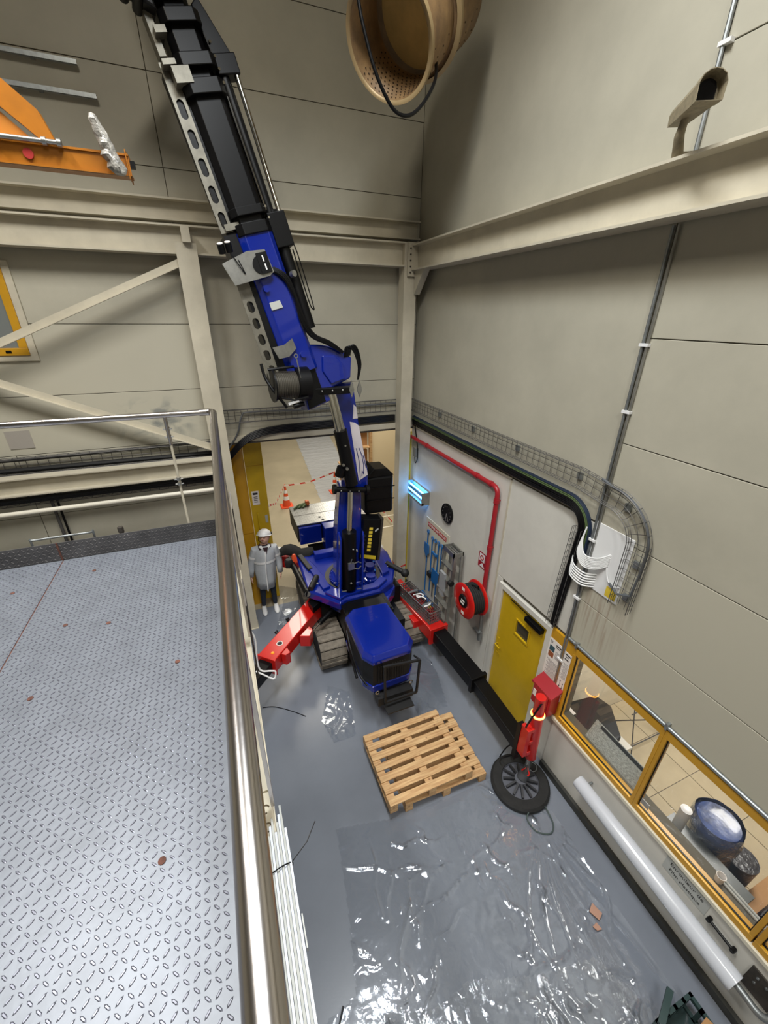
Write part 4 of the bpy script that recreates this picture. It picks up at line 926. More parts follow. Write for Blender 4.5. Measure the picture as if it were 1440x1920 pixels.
hz = MB(); hz.tube(sp([(1.50, 4.45, 8.2), (1.52, 4.45, 7.8), (1.60, 4.45, 7.53), (1.70, 4.45, 7.32), (1.86, 4.48, 7.16), (2.02, 4.5, 7.15), (2.18, 4.55, 7.27), (2.34, 4.65, 7.48), (2.42, 4.8, 7.68), (2.44, 4.9, 7.85)]), 0.015, 10)
tag(hz.build('hanging_hose', black_m), 'black hose looping below the air duct', 'hose')

# ================================================================== FLOOR THINGS
def make_pallet(name, L, W, boards, label):
    t = thing(name, label, 'pallet', (0, 0, 0), 'wooden pallets stacked on the floor')
    bw_, gap = None, None
    n = boards; bw_ = 0.095 if n > 6 else 0.12; gap = (W - n * bw_) / (n - 1)
    rr = random.Random(n)
    for k in range(n):
        y = -W / 2 + k * (bw_ + gap)
        MB().box(-L / 2, L / 2, y, y + bw_ + rr.uniform(-.004, .006), 0.122, 0.144).build('top_board', pine_m, t, bevel=0.003)
    for x in (-L / 2, -0.05, L / 2 - 0.10):
        MB().box(x, x + 0.10, -W / 2, W / 2, 0.100, 0.122).build('cross_board', pine_m, t, bevel=0.002)
        MB().box(x, x + 0.10, -W / 2, W / 2, 0.0, 0.022).build('bottom_board', pine_m, t, bevel=0.002)
        for y in (-W / 2, -0.06, W / 2 - 0.12): MB().box(x, x + 0.10, y, y + 0.12, 0.022, 0.100).build('block', pine_m, t, bevel=0.002)
    return t
pa = make_pallet('wooden_pallet', 1.14, 0.97, 7, 'upper slatted pine pallet, resting on the other one')
pbm = dup(pa, (1.87, 3.02, 0.001), 'lower slatted pine pallet, sticking out to the right under the other one')
pa.location = (1.71, 3.03, 0.147); pa.rotation_euler[2] = 0.0
pa.rotation_euler = (0, 0, math.radians(0.5)); pbm.rotation_euler = (0, 0, math.radians(-1.5))
pbm.location = (1.94, 3.03, 0.002)

def film(name, poly, z, res, amp, seed, m, label, ridges):
    # crumpled sheet inside a polygon
    rr = random.Random(seed)
    xs = [p[0] for p in poly]; ys = [p[1] for p in poly]
    x0, x1, y0, y1 = min(xs), max(xs), min(ys), max(ys)
    from mathutils import noise
    def inside(x, y):
        c = False; n = len(poly)
        for i in range(n):
            (ax_, ay_), (bx_, by_) = poly[i], poly[(i + 1) % n]
            if (ay_ > y) != (by_ > y) and x < (bx_ - ax_) * (y - ay_) / (by_ - ay_) + ax_: c = not c
        return c
    nx = int((x1 - x0) / res); ny = int((y1 - y0) / res)
    idx = {}; vs = []; fs = []
    def hgt(x, y):
        h = amp * 0.5 * abs(noise.noise((x * 2.3 + seed, y * 2.3, 0))) + amp * 0.35 * abs(noise.noise((x * 6 + seed, y * 5, 1.7))) + amp * 0.12 * noise.noise((x * 17, y * 15, seed))
        for (ax_, ay_, bx_, by_, w, hh) in ridges:
            dx, dy = bx_ - ax_, by_ - ay_; L2 = dx * dx + dy * dy; t = max(0, min(1, ((x - ax_) * dx + (y - ay_) * dy) / L2))
            px, py = ax_ + dx * t, ay_ + dy * t; wig = 0.02 * math.sin(t * 9 + ax_ * 7)
            d = math.hypot(x - px + wig * dy / math.sqrt(L2), y - py - wig * dx / math.sqrt(L2)); h += hh * max(0, 1 - d / w) * (0.5 + 0.5 * math.sin(t * PI))
        return max(0.0, h)
    def vid(i, j):
        if (i, j) not in idx:
            x = x0 + i * res; y = y0 + j * res; idx[(i, j)] = len(vs); vs.append(V((x, y, z + hgt(x, y))))
        return idx[(i, j)]
    for i in range(nx):
        for j in range(ny):
            if inside(x0 + (i + .5) * res, y0 + (j + .5) * res): fs.append((vid(i, j), vid(i + 1, j), vid(i + 1, j + 1), vid(i, j + 1)))
    o = MB().add(vs, fs, True).build(name, m, origin=((x0 + x1) / 2, (y0 + y1) / 2, z))
    return tag(o, label, 'plastic sheet')
rr = random.Random(11); ridges = []
for k in range(80):
    a = rr.uniform(0, PI); L_ = rr.uniform(0.12, 0.8); cx, cy = rr.uniform(0.5, 3.2), rr.uniform(-0.1, 2.4)
    ridges.append((cx, cy, cx + math.cos(a) * L_, cy + math.sin(a) * L_, rr.uniform(0.010, 0.024), rr.uniform(0.008, 0.022)))
for k in range(9):          # creases fanning out from the stabiliser foot
    a = -PI / 2 - 0.7 + k * 0.17; ridges.append((2.75, 1.95, 2.75 + math.cos(a) * 1.5, 1.95 + math.sin(a) * 1.5, 0.022, 0.009))
film('plastic_sheet', [(0.52, 2.70), (0.44, 1.97), (0.33, 1.36), (0.0, 1.30), (-0.3, -0.3), (3.05, -0.3), (3.02, 1.0), (3.05, 1.9), (2.6, 2.5), (2.2, 2.5), (1.2, 2.55)], 0.004, 0.018, 0.014, 4, film_m,
     'large crumpled clear plastic sheet spread over the grey foreground floor', ridges)
rg2 = []
for k in range(70):
    a = rr.uniform(0, PI); L_ = rr.uniform(0.08, 0.5); cx, cy = rr.uniform(0.0, 2.7), rr.uniform(-0.2, 1.0)
    rg2.append((cx, cy, cx + math.cos(a) * L_, cy + math.sin(a) * L_, rr.uniform(0.010, 0.022), rr.uniform(0.012, 0.028)))
film('plastic_sheet', [(0.02, 1.22), (0.5, 1.20), (0.95, 1.02), (1.3, 1.06), (1.9, 0.86), (2.5, 0.75), (2.72, 0.3), (2.6, -0.3), (-0.3, -0.3)], 0.03, 0.016, 0.03, 6, film_mat('crumpled_film', 1.7, 0.10, haze=0.05, bumps=0.5, bscale=8),
     'heavily crumpled second layer of clear plastic along the bottom edge of the photo', rg2)
ridges = []
for k in range(20):
    a = rr.uniform(0, PI); L_ = rr.uniform(0.15, 0.5); cx, cy = rr.uniform(0.6, 3.2), rr.uniform(3.5, 4.9)
    ridges.append((cx, cy, cx + math.cos(a) * L_, cy + math.sin(a) * L_, rr.uniform(0.012, 0.03), rr.uniform(0.006, 0.018)))
film('plastic_sheet', [(0.70, 4.15), (0.78, 3.75), (1.1, 3.75), (1.25, 4.5), (0.95, 4.75)], 0.004, 0.018, 0.02, 9, film_m, 'small crumpled patch of clear plastic on the floor in front of the left track', ridges)
film('plastic_sheet', [(2.15, 4.7), (2.1, 3.65), (2.6, 3.7), (2.75, 4.3), (2.82, 5.2), (2.5, 5.3)], 0.004, 0.02, 0.014, 12, film_m, 'clear plastic sheet on the floor between the crane hood and the black outrigger beam', ridges)
film('plastic_sheet', [(0.35, 6.4), (0.9, 6.4), (0.95, 7.6), (0.5, 7.9), (0.62, 7.2)], 0.004, 0.02, 0.016, 21, film_m, 'clear plastic sheet on the floor beside the standing person', [])
rg = [(0, 0, 0.01, 0.01, 0.01, 0)]
for k in range(26):
    cy = 8.6 + k * 0.47; cx = 2.5 + (cy - 8.5) * 0.06; rg.append((cx - 0.2, cy, cx + 1.6, cy + rr.uniform(-.2, .2), 0.03, 0.012))
film('plastic_sheet', [(2.0, 8.3), (3.4, 8.4), (3.95, 12), (5.2, 22), (3.4, 22), (2.6, 12)], 0.004, 0.045, 0.03, 31, hallfilm_m, 'long clear plastic runner lying on the beige hall floor beyond the opening', rg)
# cables on the floor
fc = MB(); fc.tube(sp([(-0.1, 4.71, 0.006), (0.05, 4.67, 0.006), (0.19, 4.58, 0.006), (0.35, 4.45, 0.006), (0.49, 4.32, 0.006)]), 0.006, 6)
tag(fc.build('floor_cable', black_m), 'thin black cable curving out over the floor below the red outrigger', 'cable')
fc = MB(); fc.tube([(0.12, 1.22, 0.012), (0.16, 1.28, 0.012), (0.20, 1.34, 0.012)], 0.008, 6)
tag(fc.build('floor_cable', black_m), 'short dark cable end at the bottom edge of the floor', 'cable')
fl = thing('drain_cover', 'dark round drain-like cap at the lower edge of the floor', 'cap', (2.05, 0.1, 0))
MB().lathe((2.05, 0.16, 0.03), (0, 0, 1), [(0.055, 0), (0.055, 0.03), (0.03, 0.04), (0.0, 0.04)], 20).build('cap', black_m, fl)
pc = MB(); pc.prism([(2.72, 1.02, 0.03), (2.80, 1.06, 0.032), (2.83, 0.96, 0.03), (2.76, 0.93, 0.031)], (0, 0, 0.006)); pc.prism([(2.66, 0.92, 0.03), (2.72, 0.93, 0.03), (2.73, 0.87, 0.031), (2.68, 0.88, 0.03)], (0, 0, 0.006))
tag(pc.build('orange_scrap', mat('orange_scrap', (176, 136, 116), 0.6)), 'torn orange paper scraps under the clear sheet beside the film roll', 'scrap')
# crate and cardboard at the bottom edge
cr = thing('plastic_crate', 'dark green plastic crate at the bottom right by the low wall', 'crate', (2.85, 0.1, 0))
b = MB(); b.box(2.62, 3.0, -0.35, 0.25, 0, 0.015)
for z0, z1 in ((0.0, 0.04), (0.20, 0.24)):
    b.box(2.60, 3.02, 0.23, 0.26, z0, z1); b.box(2.60, 2.63, -0.35, 0.26, z0, z1); b.box(2.99, 3.02, -0.35, 0.26, z0, z1)
for x in (2.60, 2.7, 2.8, 2.9, 2.99): b.box(x, x + 0.03, 0.23, 0.26, 0.0, 0.24)
for y in (-0.3, -0.15, 0.0, 0.13): b.box(2.60, 2.63, y, y + 0.03, 0, 0.24); b.box(2.99, 3.02, y, y + 0.03, 0, 0.24)
b.build('crate_body', grn_crate_m, cr)
MB().beam((2.60, 0.22, 0.25), (2.86, 0.33, 0.25), 0.05, 0.03).build('handle', grn_crate_m, cr)
cb = thing('cardboard_box', 'brown cardboard box standing in the green crate', 'box', (2.8, -0.1, 0.02))
MB().fbox((2.66, -0.22, 0.02), (0.28, -0.03, 0), (0.03, 0.30, 0), (0, 0, 0.27)).build('carton', card_m, cb)
MB().fbox((2.66, 0.08, 0.29), (0.31, 0.03, 0.0), (0, -0.08, 0.05), (0, 0, 0.004)).build('flap', card_m, cb)

# ================================================================== BEYOND THE OPENING
sd = thing('sliding_door', 'tall yellow sliding door leaf standing at the left of the opening', 'door', (0.4, 7.50, 0))
MB().box(0.26, 0.58, 7.43, 7.49, 0.02, 3.95).build('leaf', yellow_m, sd, bevel=0.005)
MB().box(0.26, 0.58, 7.422, 7.43, 3.0, 3.004).build('joint', ochre_m, sd)
MB().box(0.30, 0.43, 7.422, 7.429, 2.22, 2.50).build('notice', paper_m, sd)
b = MB(); b.box(0.32, 0.41, 7.418, 7.422, 2.43, 2.47)
for k in range(4): b.box(0.33, 0.40, 7.418, 7.422, 2.38 - k * 0.035, 2.39 - k * 0.035)
b.build('print', ink_m, sd)
MB().tube(sp([(0.36, 7.43, 2.05), (0.36, 7.38, 2.0), (0.36, 7.38, 1.75), (0.36, 7.43, 1.70)]), 0.012, 8).build('pull_handle', yellow_m, sd)
MB().box(0.49, 0.54, 7.41, 7.43, 1.82, 1.98).build('lock_plate', greylab_m, sd)
op = thing('yellow_pillar', 'rounded ochre yellow pillar guard between the column and the sliding door', 'pillar', (0.13, 7.42, 0))
for z0, z1 in ((0.0, 1.68), (1.69, 4.0)): MB().loft([[V((0.13 + 0.12 * math.copysign(abs(math.cos(t)) ** .6, math.cos(t)), 7.42 + 0.10 * math.copysign(abs(math.sin(t)) ** .6, math.sin(t)), z)) for t in [2 * PI * k / 24 for k in range(24)]] for z in (z0, z1)]).build('guard', ochre_m, op)
def cone(x, y, label):
    t = thing('traffic_cone', label, 'cone', (x, y, 0), 'orange and white cones holding the tape')
    MB().box(x - 0.19, x + 0.19, y - 0.19, y + 0.19, 0, 0.035).build('base', orange_m, t, bevel=0.01)
    MB().cyl((x, y, 0.035), (x, y, 0.24), 0.13, 0.095, 20).build('lower_ring', orange_m, t)
    MB().cyl((x, y, 0.24), (x, y, 0.36), 0.095, 0.073, 20).build('white_band', white_p, t)
    MB().cyl((x, y, 0.36), (x, y, 0.46), 0.073, 0.056, 20).build('middle_ring', orange_m, t)
    MB().cyl((x, y, 0.46), (x, y, 0.56), 0.056, 0.040, 20).build('white_band', white_p, t)
    MB().cyl((x, y, 0.56), (x, y, 0.75), 0.040, 0.018, 20).build('tip', orange_m, t)
cone(1.50, 12.0, 'orange and white traffic cone left of the crane rear platform')
cone(3.25, 12.6, 'traffic cone half hidden behind the crane boom')
def tape(pts, label):
    b = MB(); n = len(pts)
    for i in range(n - 1):
        p, q = V(pts[i]), V(pts[i + 1]); u = V((0, 0, 0.05)); w = (q - p).cross(u).normalized() * 0.0008
        b.fbox(p - u / 2, q - p, u, w)
    tag(b.build('barrier_tape', tape_m), label, 'tape')
tape([(0.58, 7.48, 2.14), (0.9, 9.3, 1.35), (1.48, 11.95, 0.72), (2.3, 12.3, 0.60), (3.24, 12.58, 0.72)], 'red and white tape slung from the yellow door to the cones')
tape([(3.9, 10.6, 0.45), (4.0, 9.6, 0.3), (4.1, 8.8, 0.1)], 'red and white tape trailing over the floor right of the oil tank')
tp = MB()
for (p, q) in (((2.975, 6.655, 0.62), (3.195, 6.655, 0.66)), ((2.975, 6.655, 0.62), (2.975, 6.88, 0.68)), ((3.2, 6.655, 0.66), (3.26, 6.80, 0.70))):
    p, q = V(p), V(q); tp.fbox(p, q - p, V((0, 0, 0.03)), V((-0.002, -0.003, 0)))
tag(tp.build('barrier_tape', tape_m), 'short red and white tape wound round the foot of the corner column', 'tape')
# cream partition, wooden post, stacked cartons on the right of the hall
tag(MB().box(4.02, 5.6, 11.0, 11.12, 0, 4.2).build('cream_partition', mat('lit_cream_panel', (236, 218, 182), 0.6)), 'bright cream partition panel seen beside the corner column through the opening', 'panel')
tag(MB().box(3.95, 4.02, 10.96, 11.1, 0, 4.2).build('wooden_post', pine_m), 'pale wooden post on the edge of the cream partition', 'post')
sh = thing('carton_rack', 'rack of brown cartons beyond the opening behind the boom', 'rack', (3.6, 11.3, 0))
for k, z in enumerate((0.0, 0.75, 1.35, 1.95, 2.6, 3.2)):
    MB().box(3.2, 3.94, 11.2, 11.7, z + 0.04, z + 0.5).build('carton', card_m, sh)
    MB().box(3.15, 3.95, 11.0, 11.75, z, z + 0.035).build('shelf', pine_m, sh)
for (y0, y1) in ((9.55, 9.60), (10.2, 10.26)):
    struct(MB().box(3.5, 6.5, y0, y1, 0.0, 0.006).build('trim_6', mat('white_floor_line', (236, 230, 214), 0.5) if y0 < 10 else bpy.data.materials['white_floor_line']))
tag(MB().cyl((1.28, 9.9, 2.9), (1.28, 9.9, 4.0), 0.06, n=10).cyl((1.28, 9.9, 4.0), (1.28, 9.9, 6.9), 0.02, n=6).build('hanging_lamp', black_m, origin=(1.28, 9.9, 2.9)), 'dark hanging rod just under the lintel beside the sliding door', 'rod')

# ================================================================== CRAWLER CRANE
cr = thing('crawler_crane', 'blue crawler loader crane with red outriggers and a raised black telescopic boom', 'crane', (1.8, 6.0, 0))
# --- tracks
def track(x0, x1, y0, y1, H, label):
    r = H / 2; tr_ = MB()
    def pt(s_):   # stadium path in the YZ plane
        L_ = y1 - y0 - 2 * r; P_ = 2 * L_ + 2 * PI * r; s_ = s_ % P_
        if s_ < L_: return (y0 + r + s_, H), (0, 1)
        s_ -= L_
        if s_ < PI * r: a = s_ / r; return (y1 - r + math.sin(a) * r, r + math.cos(a) * r), (math.sin(a), math.cos(a))
        s_ -= PI * r
        if s_ < L_: return (y1 - r - s_, 0), (0, -1)
        s_ -= L_; a = s_ / r
        return (y0 + r - math.sin(a) * r, r - math.cos(a) * r), (-math.sin(a), -math.cos(a))
    L_ = y1 - y0 - 2 * r; P_ = 2 * L_ + 2 * PI * r
    ringo = []; ringi = []
    for k in range(60):
        (y, z), (ny, nz) = pt(P_ * k / 60); ringo.append((y - ny * 0.03, z - nz * 0.03)); ringi.append((y - ny * 0.07, z - nz * 0.07))
    vs = []; fs = []
    for (y, z) in ringo: vs += [V((x0 + .02, y, z)), V((x1 - .02, y, z))]
    n = 60
    for k in range(n): j = (k + 1) % n; fs.append((2 * k, 2 * k + 1, 2 * j + 1, 2 * j))
    fs.append([2 * k for k in range(n)]); fs.append([2 * k + 1 for k in reversed(range(n))])
    t = MB().add(vs, fs).build('track', blackmatt_m, cr)
    N = int(P_ / 0.145)
    for k in range(N):
        (y, z), (ny, nz) = pt(P_ * (k + .5) / N); w = P_ / N * 0.86
        tv_ = V((0, nz, -ny)); nn = V((0, ny, nz)); o = V((x0, y, z)) - tv_ * w / 2 - nn * 0.035
        b = MB(); b.fbox(o, V((x1 - x0, 0, 0)), tv_ * w, nn * 0.035)
        b.fbox(o + nn * 0.035 + tv_ * w * 0.08, V((x1 - x0, 0, 0)), tv_ * w * 0.30, nn * 0.010)
        p_ = b.build('track_pad', pad_m, cr); p_.parent = t
    return t
track(0.92, 1.36, 4.95, 7.25, 0.62, None)
track(2.40, 2.84, 4.95, 7.25, 0.62, None)
# --- chassis and deck
b = MB(); b.box(1.38, 2.38, 4.9, 7.2, 0.30, 0.85); b.box(1.1, 2.6, 5.6, 6.9, 0.66, 1.0); b.build('chassis', black_m, cr)
b = MB(); b.prism([(1.25, 5.55, 0.9), (1.5, 5.15, 0.9), (2.15, 5.15, 0.9), (2.45, 5.5, 0.9), (2.5, 6.7, 0.9), (1.2, 6.7, 0.9)], (0, 0, 0.2)); b.build('lower_frame', blue_m, cr, bevel=0.02)
deck = [(0.93, 6.36), (0.90, 5.74), (1.04, 5.58), (1.34, 5.21), (1.48, 5.28), (2.08, 5.30), (2.40, 5.49), (2.60, 5.88), (2.68, 6.45), (2.62, 6.80), (1.40, 6.80), (1.22, 7.20), (0.93, 6.90)]
cx_, cy_ = 1.8, 6.1
r0 = [V((x, y, 1.10)) for x, y in deck]; r1 = [V((x, y, 1.22)) for x, y in deck]; r2 = [V((cx_ + (x - cx_) * .965, cy_ + (y - cy_) * .965, 1.25)) for x, y in deck]
MB().loft([r0, r1, r2], smooth=False).build('deck', blue_m, cr, bevel=0.008)
# raised shoulders around the slewing ring
b = MB()
b.prism([(1.36, 5.25, 1.25), (1.48, 5.32, 1.25), (2.06, 5.34, 1.25), (2.30, 5.52, 1.25), (2.20, 5.62, 1.25), (2.0, 5.48, 1.25), (1.5, 5.46, 1.25), (1.30, 5.60, 1.25), (1.16, 5.52, 1.25)], (0, 0, 0.05))
b.prism([(1.16, 5.62, 1.25), (1.30, 5.66, 1.25), (1.22, 6.3, 1.25), (1.14, 6.6, 1.25), (1.04, 6.55, 1.25)], (0, 0, 0.04))
b.prism([(2.26, 5.66, 1.25), (2.42, 5.72, 1.25), (2.52, 6.5, 1.25), (2.36, 6.6, 1.25), (2.30, 6.1, 1.25)], (0, 0, 0.06))
b.prism([(1.25, 6.62, 1.25), (2.2, 6.62, 1.25), (2.2, 6.78, 1.25), (1.25, 6.78, 1.25)], (0, 0, 0.12))
b.build('deck_rib', blue_m, cr, bevel=0.012)
b = MB(); b.lathe((1.78, 5.92, 1.24), (0, 0, 1), [(0.0, 0.005), (0.50, 0.005), (0.50, 0.02), (0.42, 0.02)], 40); b.build('slewing_well', black_m, cr)
b = MB(); b.lathe((1.70, 5.86, 1.25), (0, 0, 1), [(0.0, 0.07), (0.30, 0.07), (0.33, 0.05), (0.33, 0.0)], 40)
for k in range(48):
    a = 2 * PI * k / 48; c_ = V((1.70 + math.cos(a) * 0.345, 5.86 + math.sin(a) * 0.345, 1.275)); b.beam(c_ - V((0, 0, 0.02)), c_ + V((0, 0, 0.02)), 0.022, 0.03, (math.cos(a), math.sin(a), 0))
b.build('slewing_ring', blue_m, cr)
for (x, y, h) in ((2.08, 5.82, 0.20), (2.02, 5.62, 0.12), (2.16, 6.08, 0.24)):
    MB().lathe((x, y, 1.25), (0, 0, 1), [(0.11, 0), (0.11, h * .5), (0.085, h * .55), (0.085, h), (0, h)], 24).build('slewing_motor', blue_m, cr)
# --- engine hood
H_ = [(1.41, 4.86), (2.01, 4.82), (2.05, 3.92), (1.94, 3.77), (1.37, 3.74), (1.27, 3.90), (1.28, 4.74)]
hc = (1.66, 4.3)
def sc_(poly, k, z): return [V((hc[0] + (x - hc[0]) * k, hc[1] + (y - hc[1]) * k, z)) for x, y in poly]
hood = MB().loft([sc_(H_, 1.0, 1.27), sc_(H_, 1.0, 1.33), sc_(H_, 0.90, 1.405)], smooth=False).build('engine_hood', blue_m, cr, bevel=0.012)
gr_ = MB().loft([sc_(H_, 0.97, 0.86), sc_(H_, 0.97, 1.27)], smooth=False).build('grille_panel', mat('black_grille', (12, 12, 14), 0.55), cr)
b = MB()
for k in range(12): b.box(1.45 + k * 0.035, 1.46 + k * 0.035, 3.738, 3.75, 0.92, 1.22)
gb = b.build('grille_slat', blackmatt_m, cr)
MB().loft([sc_(H_, 0.93, 0.70), sc_(H_, 1.0, 0.78), sc_(H_, 1.0, 0.88)], smooth=False).build('lower_skirt', blue_m, cr, bevel=0.01)
b = MB(); b.box(1.36, 2.14, 4.84, 5.30, 0.7, 1.18); b.build('engine_bay', black_m, cr)
MB().prism([(1.30, 4.78, 1.20), (1.44, 5.16, 1.20), (2.05, 5.14, 1.20), (2.10, 4.82, 1.20)], (0, 0, 0.05)).build('cooling_duct', black_m, cr, bevel=0.01)
b = MB(); b.tube(sp([(1.26, 4.6, 1.2), (1.24, 4.3, 1.05), (1.24, 3.95, 0.98), (1.30, 3.78, 0.9)]), 0.014, 6); b.tube([(1.33, 4.9, 1.1), (1.25, 4.4, 0.95), (1.22, 4.0, 0.85)], 0.02, 6); b.build('hood_hose', black_m, cr)
b = MB(); b.box(1.42, 1.95, 3.66, 3.80, 0.56, 0.70); b.box(1.5, 1.9, 3.50, 3.70, 0.55, 0.57); b.build('rear_step', blackmatt_m, cr)
b = MB()
Y_ = 3.60
cA, cB, cC, cD = V((1.50, Y_, 0.68)), V((1.985, Y_ + .02, 0.66)), V((2.01, Y_ + .02, 1.27)), V((1.48, Y_, 1.36))
for p, q in ((cA, cB), (cB, cC), (cC, cD), (cD, cA)): b.beam(p, q, 0.028, 0.028, (0, 1, 0.01))
b.beam(cC, (2.0, 3.78, 1.2), 0.02, 0.02); b.beam(cD, (1.52, 3.76, 1.2), 0.02, 0.02)
b.build('guard_frame', blackmatt_m, cr)
for x in (1.42, 1.93):
    MB().torus((x, 3.70, 0.80), (0, 1, 0), 0.025, 0.007, 14, 6).build('towing_eye', chrome_m, cr)
# --- rear tread platform with blue boxes
b = MB(); b.box(1.10, 2.6, 7.50, 7.93, 1.58, 1.60); b.box(1.10, 2.6, 7.95, 8.45, 1.58, 1.60); b.build('tread_platform', alu_m, cr)
vs, fs = lozenges(1.12, 2.58, 7.52, 8.43, 0.05, 0.045, 0.014, 0.003, lambda x, y, h: V((x, y, 1.60 + h)))
tag(MB().add(vs, fs).build('tread_pattern', alu_m, cr), kind='stuff')
b = MB(); b.cyl((1.62, 7.72, 1.598), (1.62, 7.72, 1.606), 0.03, n=14); b.cyl((1.66, 7.58, 1.598), (1.66, 7.58, 1.606), 0.03, n=14); b.build('platform_hole', black_m, cr)
MB().box(1.10, 2.6, 7.50, 8.45, 1.20, 1.58).build('platform_frame', blackmatt_m, cr)
MB().box(1.12, 1.58, 7.42, 7.50, 1.17, 1.56).build('storage_box', blue_m, cr, bevel=0.01)
MB().box(1.60, 2.35, 7.20, 7.50, 0.98, 1.58).build('storage_box', blue_m, cr, bevel=0.012)
MB().box(1.3, 2.4, 7.0, 7.6, 0.6, 1.05).build('rear_support', black_m, cr)
# --- slewing column
b = MB()
b.loft([[V((1.38, 5.58, 1.30)), V((1.84, 5.58, 1.30)), V((1.90, 6.02, 1.30)), V((1.44, 6.02, 1.30))], [V((1.44, 5.60, 2.3)), V((1.86, 5.60, 2.3)), V((1.90, 5.98, 2.3)), V((1.48, 5.98, 2.3))],
        [V((1.53, 5.62, 3.10)), V((1.88, 5.62, 3.10)), V((1.92, 5.95, 3.10)), V((1.57, 5.95, 3.10))]], smooth=False)
b.build('slewing_column', blue_m, cr, bevel=0.02)
b = MB(); b.prism([(1.36, 5.30, 1.3), (1.40, 5.60, 1.3), (1.46, 5.60, 2.35), (1.44, 5.42, 2.3)], (0.025, 0, 0)); b.prism([(1.74, 5.30, 1.3), (1.78, 5.60, 1.3), (1.86, 5.60, 2.35), (1.82, 5.42, 2.3)], (0.025, 0, 0))
b.build('cheek_plate', blue_m, cr)
MB().cyl((1.565, 5.42, 1.36), (1.60, 5.44, 2.42), 0.115, n=28).build('lift_cylinder', black_m, cr)
MB().cyl((1.60, 5.44, 2.40), (1.665, 5.52, 3.10), 0.042, n=20).build('lift_rod', chrome_m, cr)
b = MB(); b.box(1.52, 1.62, 5.27, 5.31, 1.80, 1.92); b.tube([(1.6, 5.28, 1.9), (1.68, 5.26, 1.94), (1.74, 5.3, 1.88)], 0.010, 6); b.tube([(1.6, 5.28, 1.83), (1.68, 5.26, 1.80), (1.74, 5.3, 1.82)], 0.010, 6); b.tube([(1.56, 5.28, 1.92), (1.58, 5.27, 2.0)], 0.008, 6)
b.build('hydraulic_block', alu_m, cr)
b = MB(); b.cyl((1.40, 5.30, 1.40), (1.48, 5.30, 1.39), 0.008, n=6); b.cyl((1.66, 5.30, 1.38), (1.74, 5.30, 1.37), 0.008, n=6); b.sphere((1.565, 5.30, 1.52), 0.02, 10, 6); b.sphere((1.62, 5.31, 2.15), 0.016, 10, 6)
b.build('pin_head', alu_m, cr)
MB().cyl((1.42, 5.50, 3.14), (1.92, 5.50, 3.06), 0.045, n=20).build('crossbar', black_m, cr)
b = MB(); b.cyl((1.39, 5.5, 3.145), (1.43, 5.5, 3.14), 0.075, n=16); b.cyl((1.90, 5.5, 3.06), (1.95, 5.5, 3.055), 0.08, n=16)
b.build('crossbar_end', black_m, cr)
for x in (1.5, 1.64, 1.78): MB().sphere((x, 5.455, 3.13 - (x - 1.42) * .16), 0.012, 8, 5).build('bolt', alu_m, cr)
# --- main arm
def arm_ring(x, z, w, d, y=5.75): return [V((x - w / 2, y - d / 2, z)), V((x + w / 2, y - d / 2, z)), V((x + w / 2, y + d / 2, z)), V((x - w / 2, y + d / 2, z))]
MB().loft([arm_ring(1.80, 3.0, 0.34, 0.36), arm_ring(1.80, 3.35, 0.34, 0.36), arm_ring(1.70, 4.0, 0.30, 0.34), arm_ring(1.62, 4.66, 0.30, 0.32)], smooth=False).build('main_arm', blue_m, cr, bevel=0.02)
# pale logo panel on the front right of the arm
def af(u, z):   # u 0..1 across the front of the arm
    x = 1.80 + (1.70 - 1.80) * max(0, (z - 3.35)) / 0.65 if z < 4.0 else 1.70 - 0.08 * (z - 4.0) / 0.66
    d = 0.36 - 0.02 * max(0, (z - 3.35)) / 0.65; w = 0.34 - 0.04 * max(0, min(1, (z - 3.35) / 0.65))
    return V((x - w / 2 + w * u, 5.75 - d / 2 - 0.004, z))
MB().prism([af(.55, 3.20), af(.98, 3.28), af(.98, 4.05), af(.80, 4.10), af(.55, 4.12)], (0, -0.003, 0)).build('logo_panel', mat('pale_lilac_panel', (206, 198, 202), 0.5), cr)
b = MB()
for pts in (((.62, 3.25), (.66, 3.5), (.64, 3.72)), ((.78, 3.32), (.84, 3.45), (.84, 3.60), (.78, 3.72)), ((.93, 3.4), (.90, 3.6)), ((.70, 3.27), (.72, 3.36), (.78, 3.30))):
    b.tube([af(u, z) - V((0, 0.005, 0)) for u, z in pts], 0.006, 5)
b.build('logo_stroke', bluedark_m, cr)
MB().prism([af(.72, 4.16), af(.98, 4.16), af(.98, 4.32), af(.86, 4.36)], (0, -0.003, 0)).build('logo_panel', bpy.data.materials['pale_lilac_panel'], cr)
b = MB(); b.cyl((1.67, 5.46, 3.20), (1.52, 5.46, 4.04), 0.095, n=28); b.cyl((1.48, 5.46, 3.36), (1.52, 5.44, 3.50), 0.07, n=12)
b.build('knuckle_cylinder', black_m, cr)
b = MB(); b.cyl((1.50, 5.43, 4.0), (1.37, 5.43, 4.60), 0.040, n=18); b.cyl((1.57, 5.47, 4.0), (1.44, 5.47, 4.60), 0.036, n=18); b.build('knuckle_rod', chrome_m, cr)
b = MB(); b.cyl((1.56, 5.36, 3.84), (1.56, 5.35, 3.84), 0.014, n=8); b.cyl((1.52, 5.36, 3.56), (1.52, 5.34, 3.56), 0.02, n=8); b.cyl((1.57, 5.36, 3.50), (1.57, 5.33, 3.50), 0.022, n=8); b.build('fitting', alu_m, cr)
MB().box(1.18, 1.70, 5.36, 5.46, 4.55, 4.64).build('knuckle_crossbar', black_m, cr, bevel=0.012)
for x in (1.27, 1.41, 1.55): MB().sphere((x, 5.36, 4.60), 0.014, 8, 5).build('bolt', alu_m, cr)
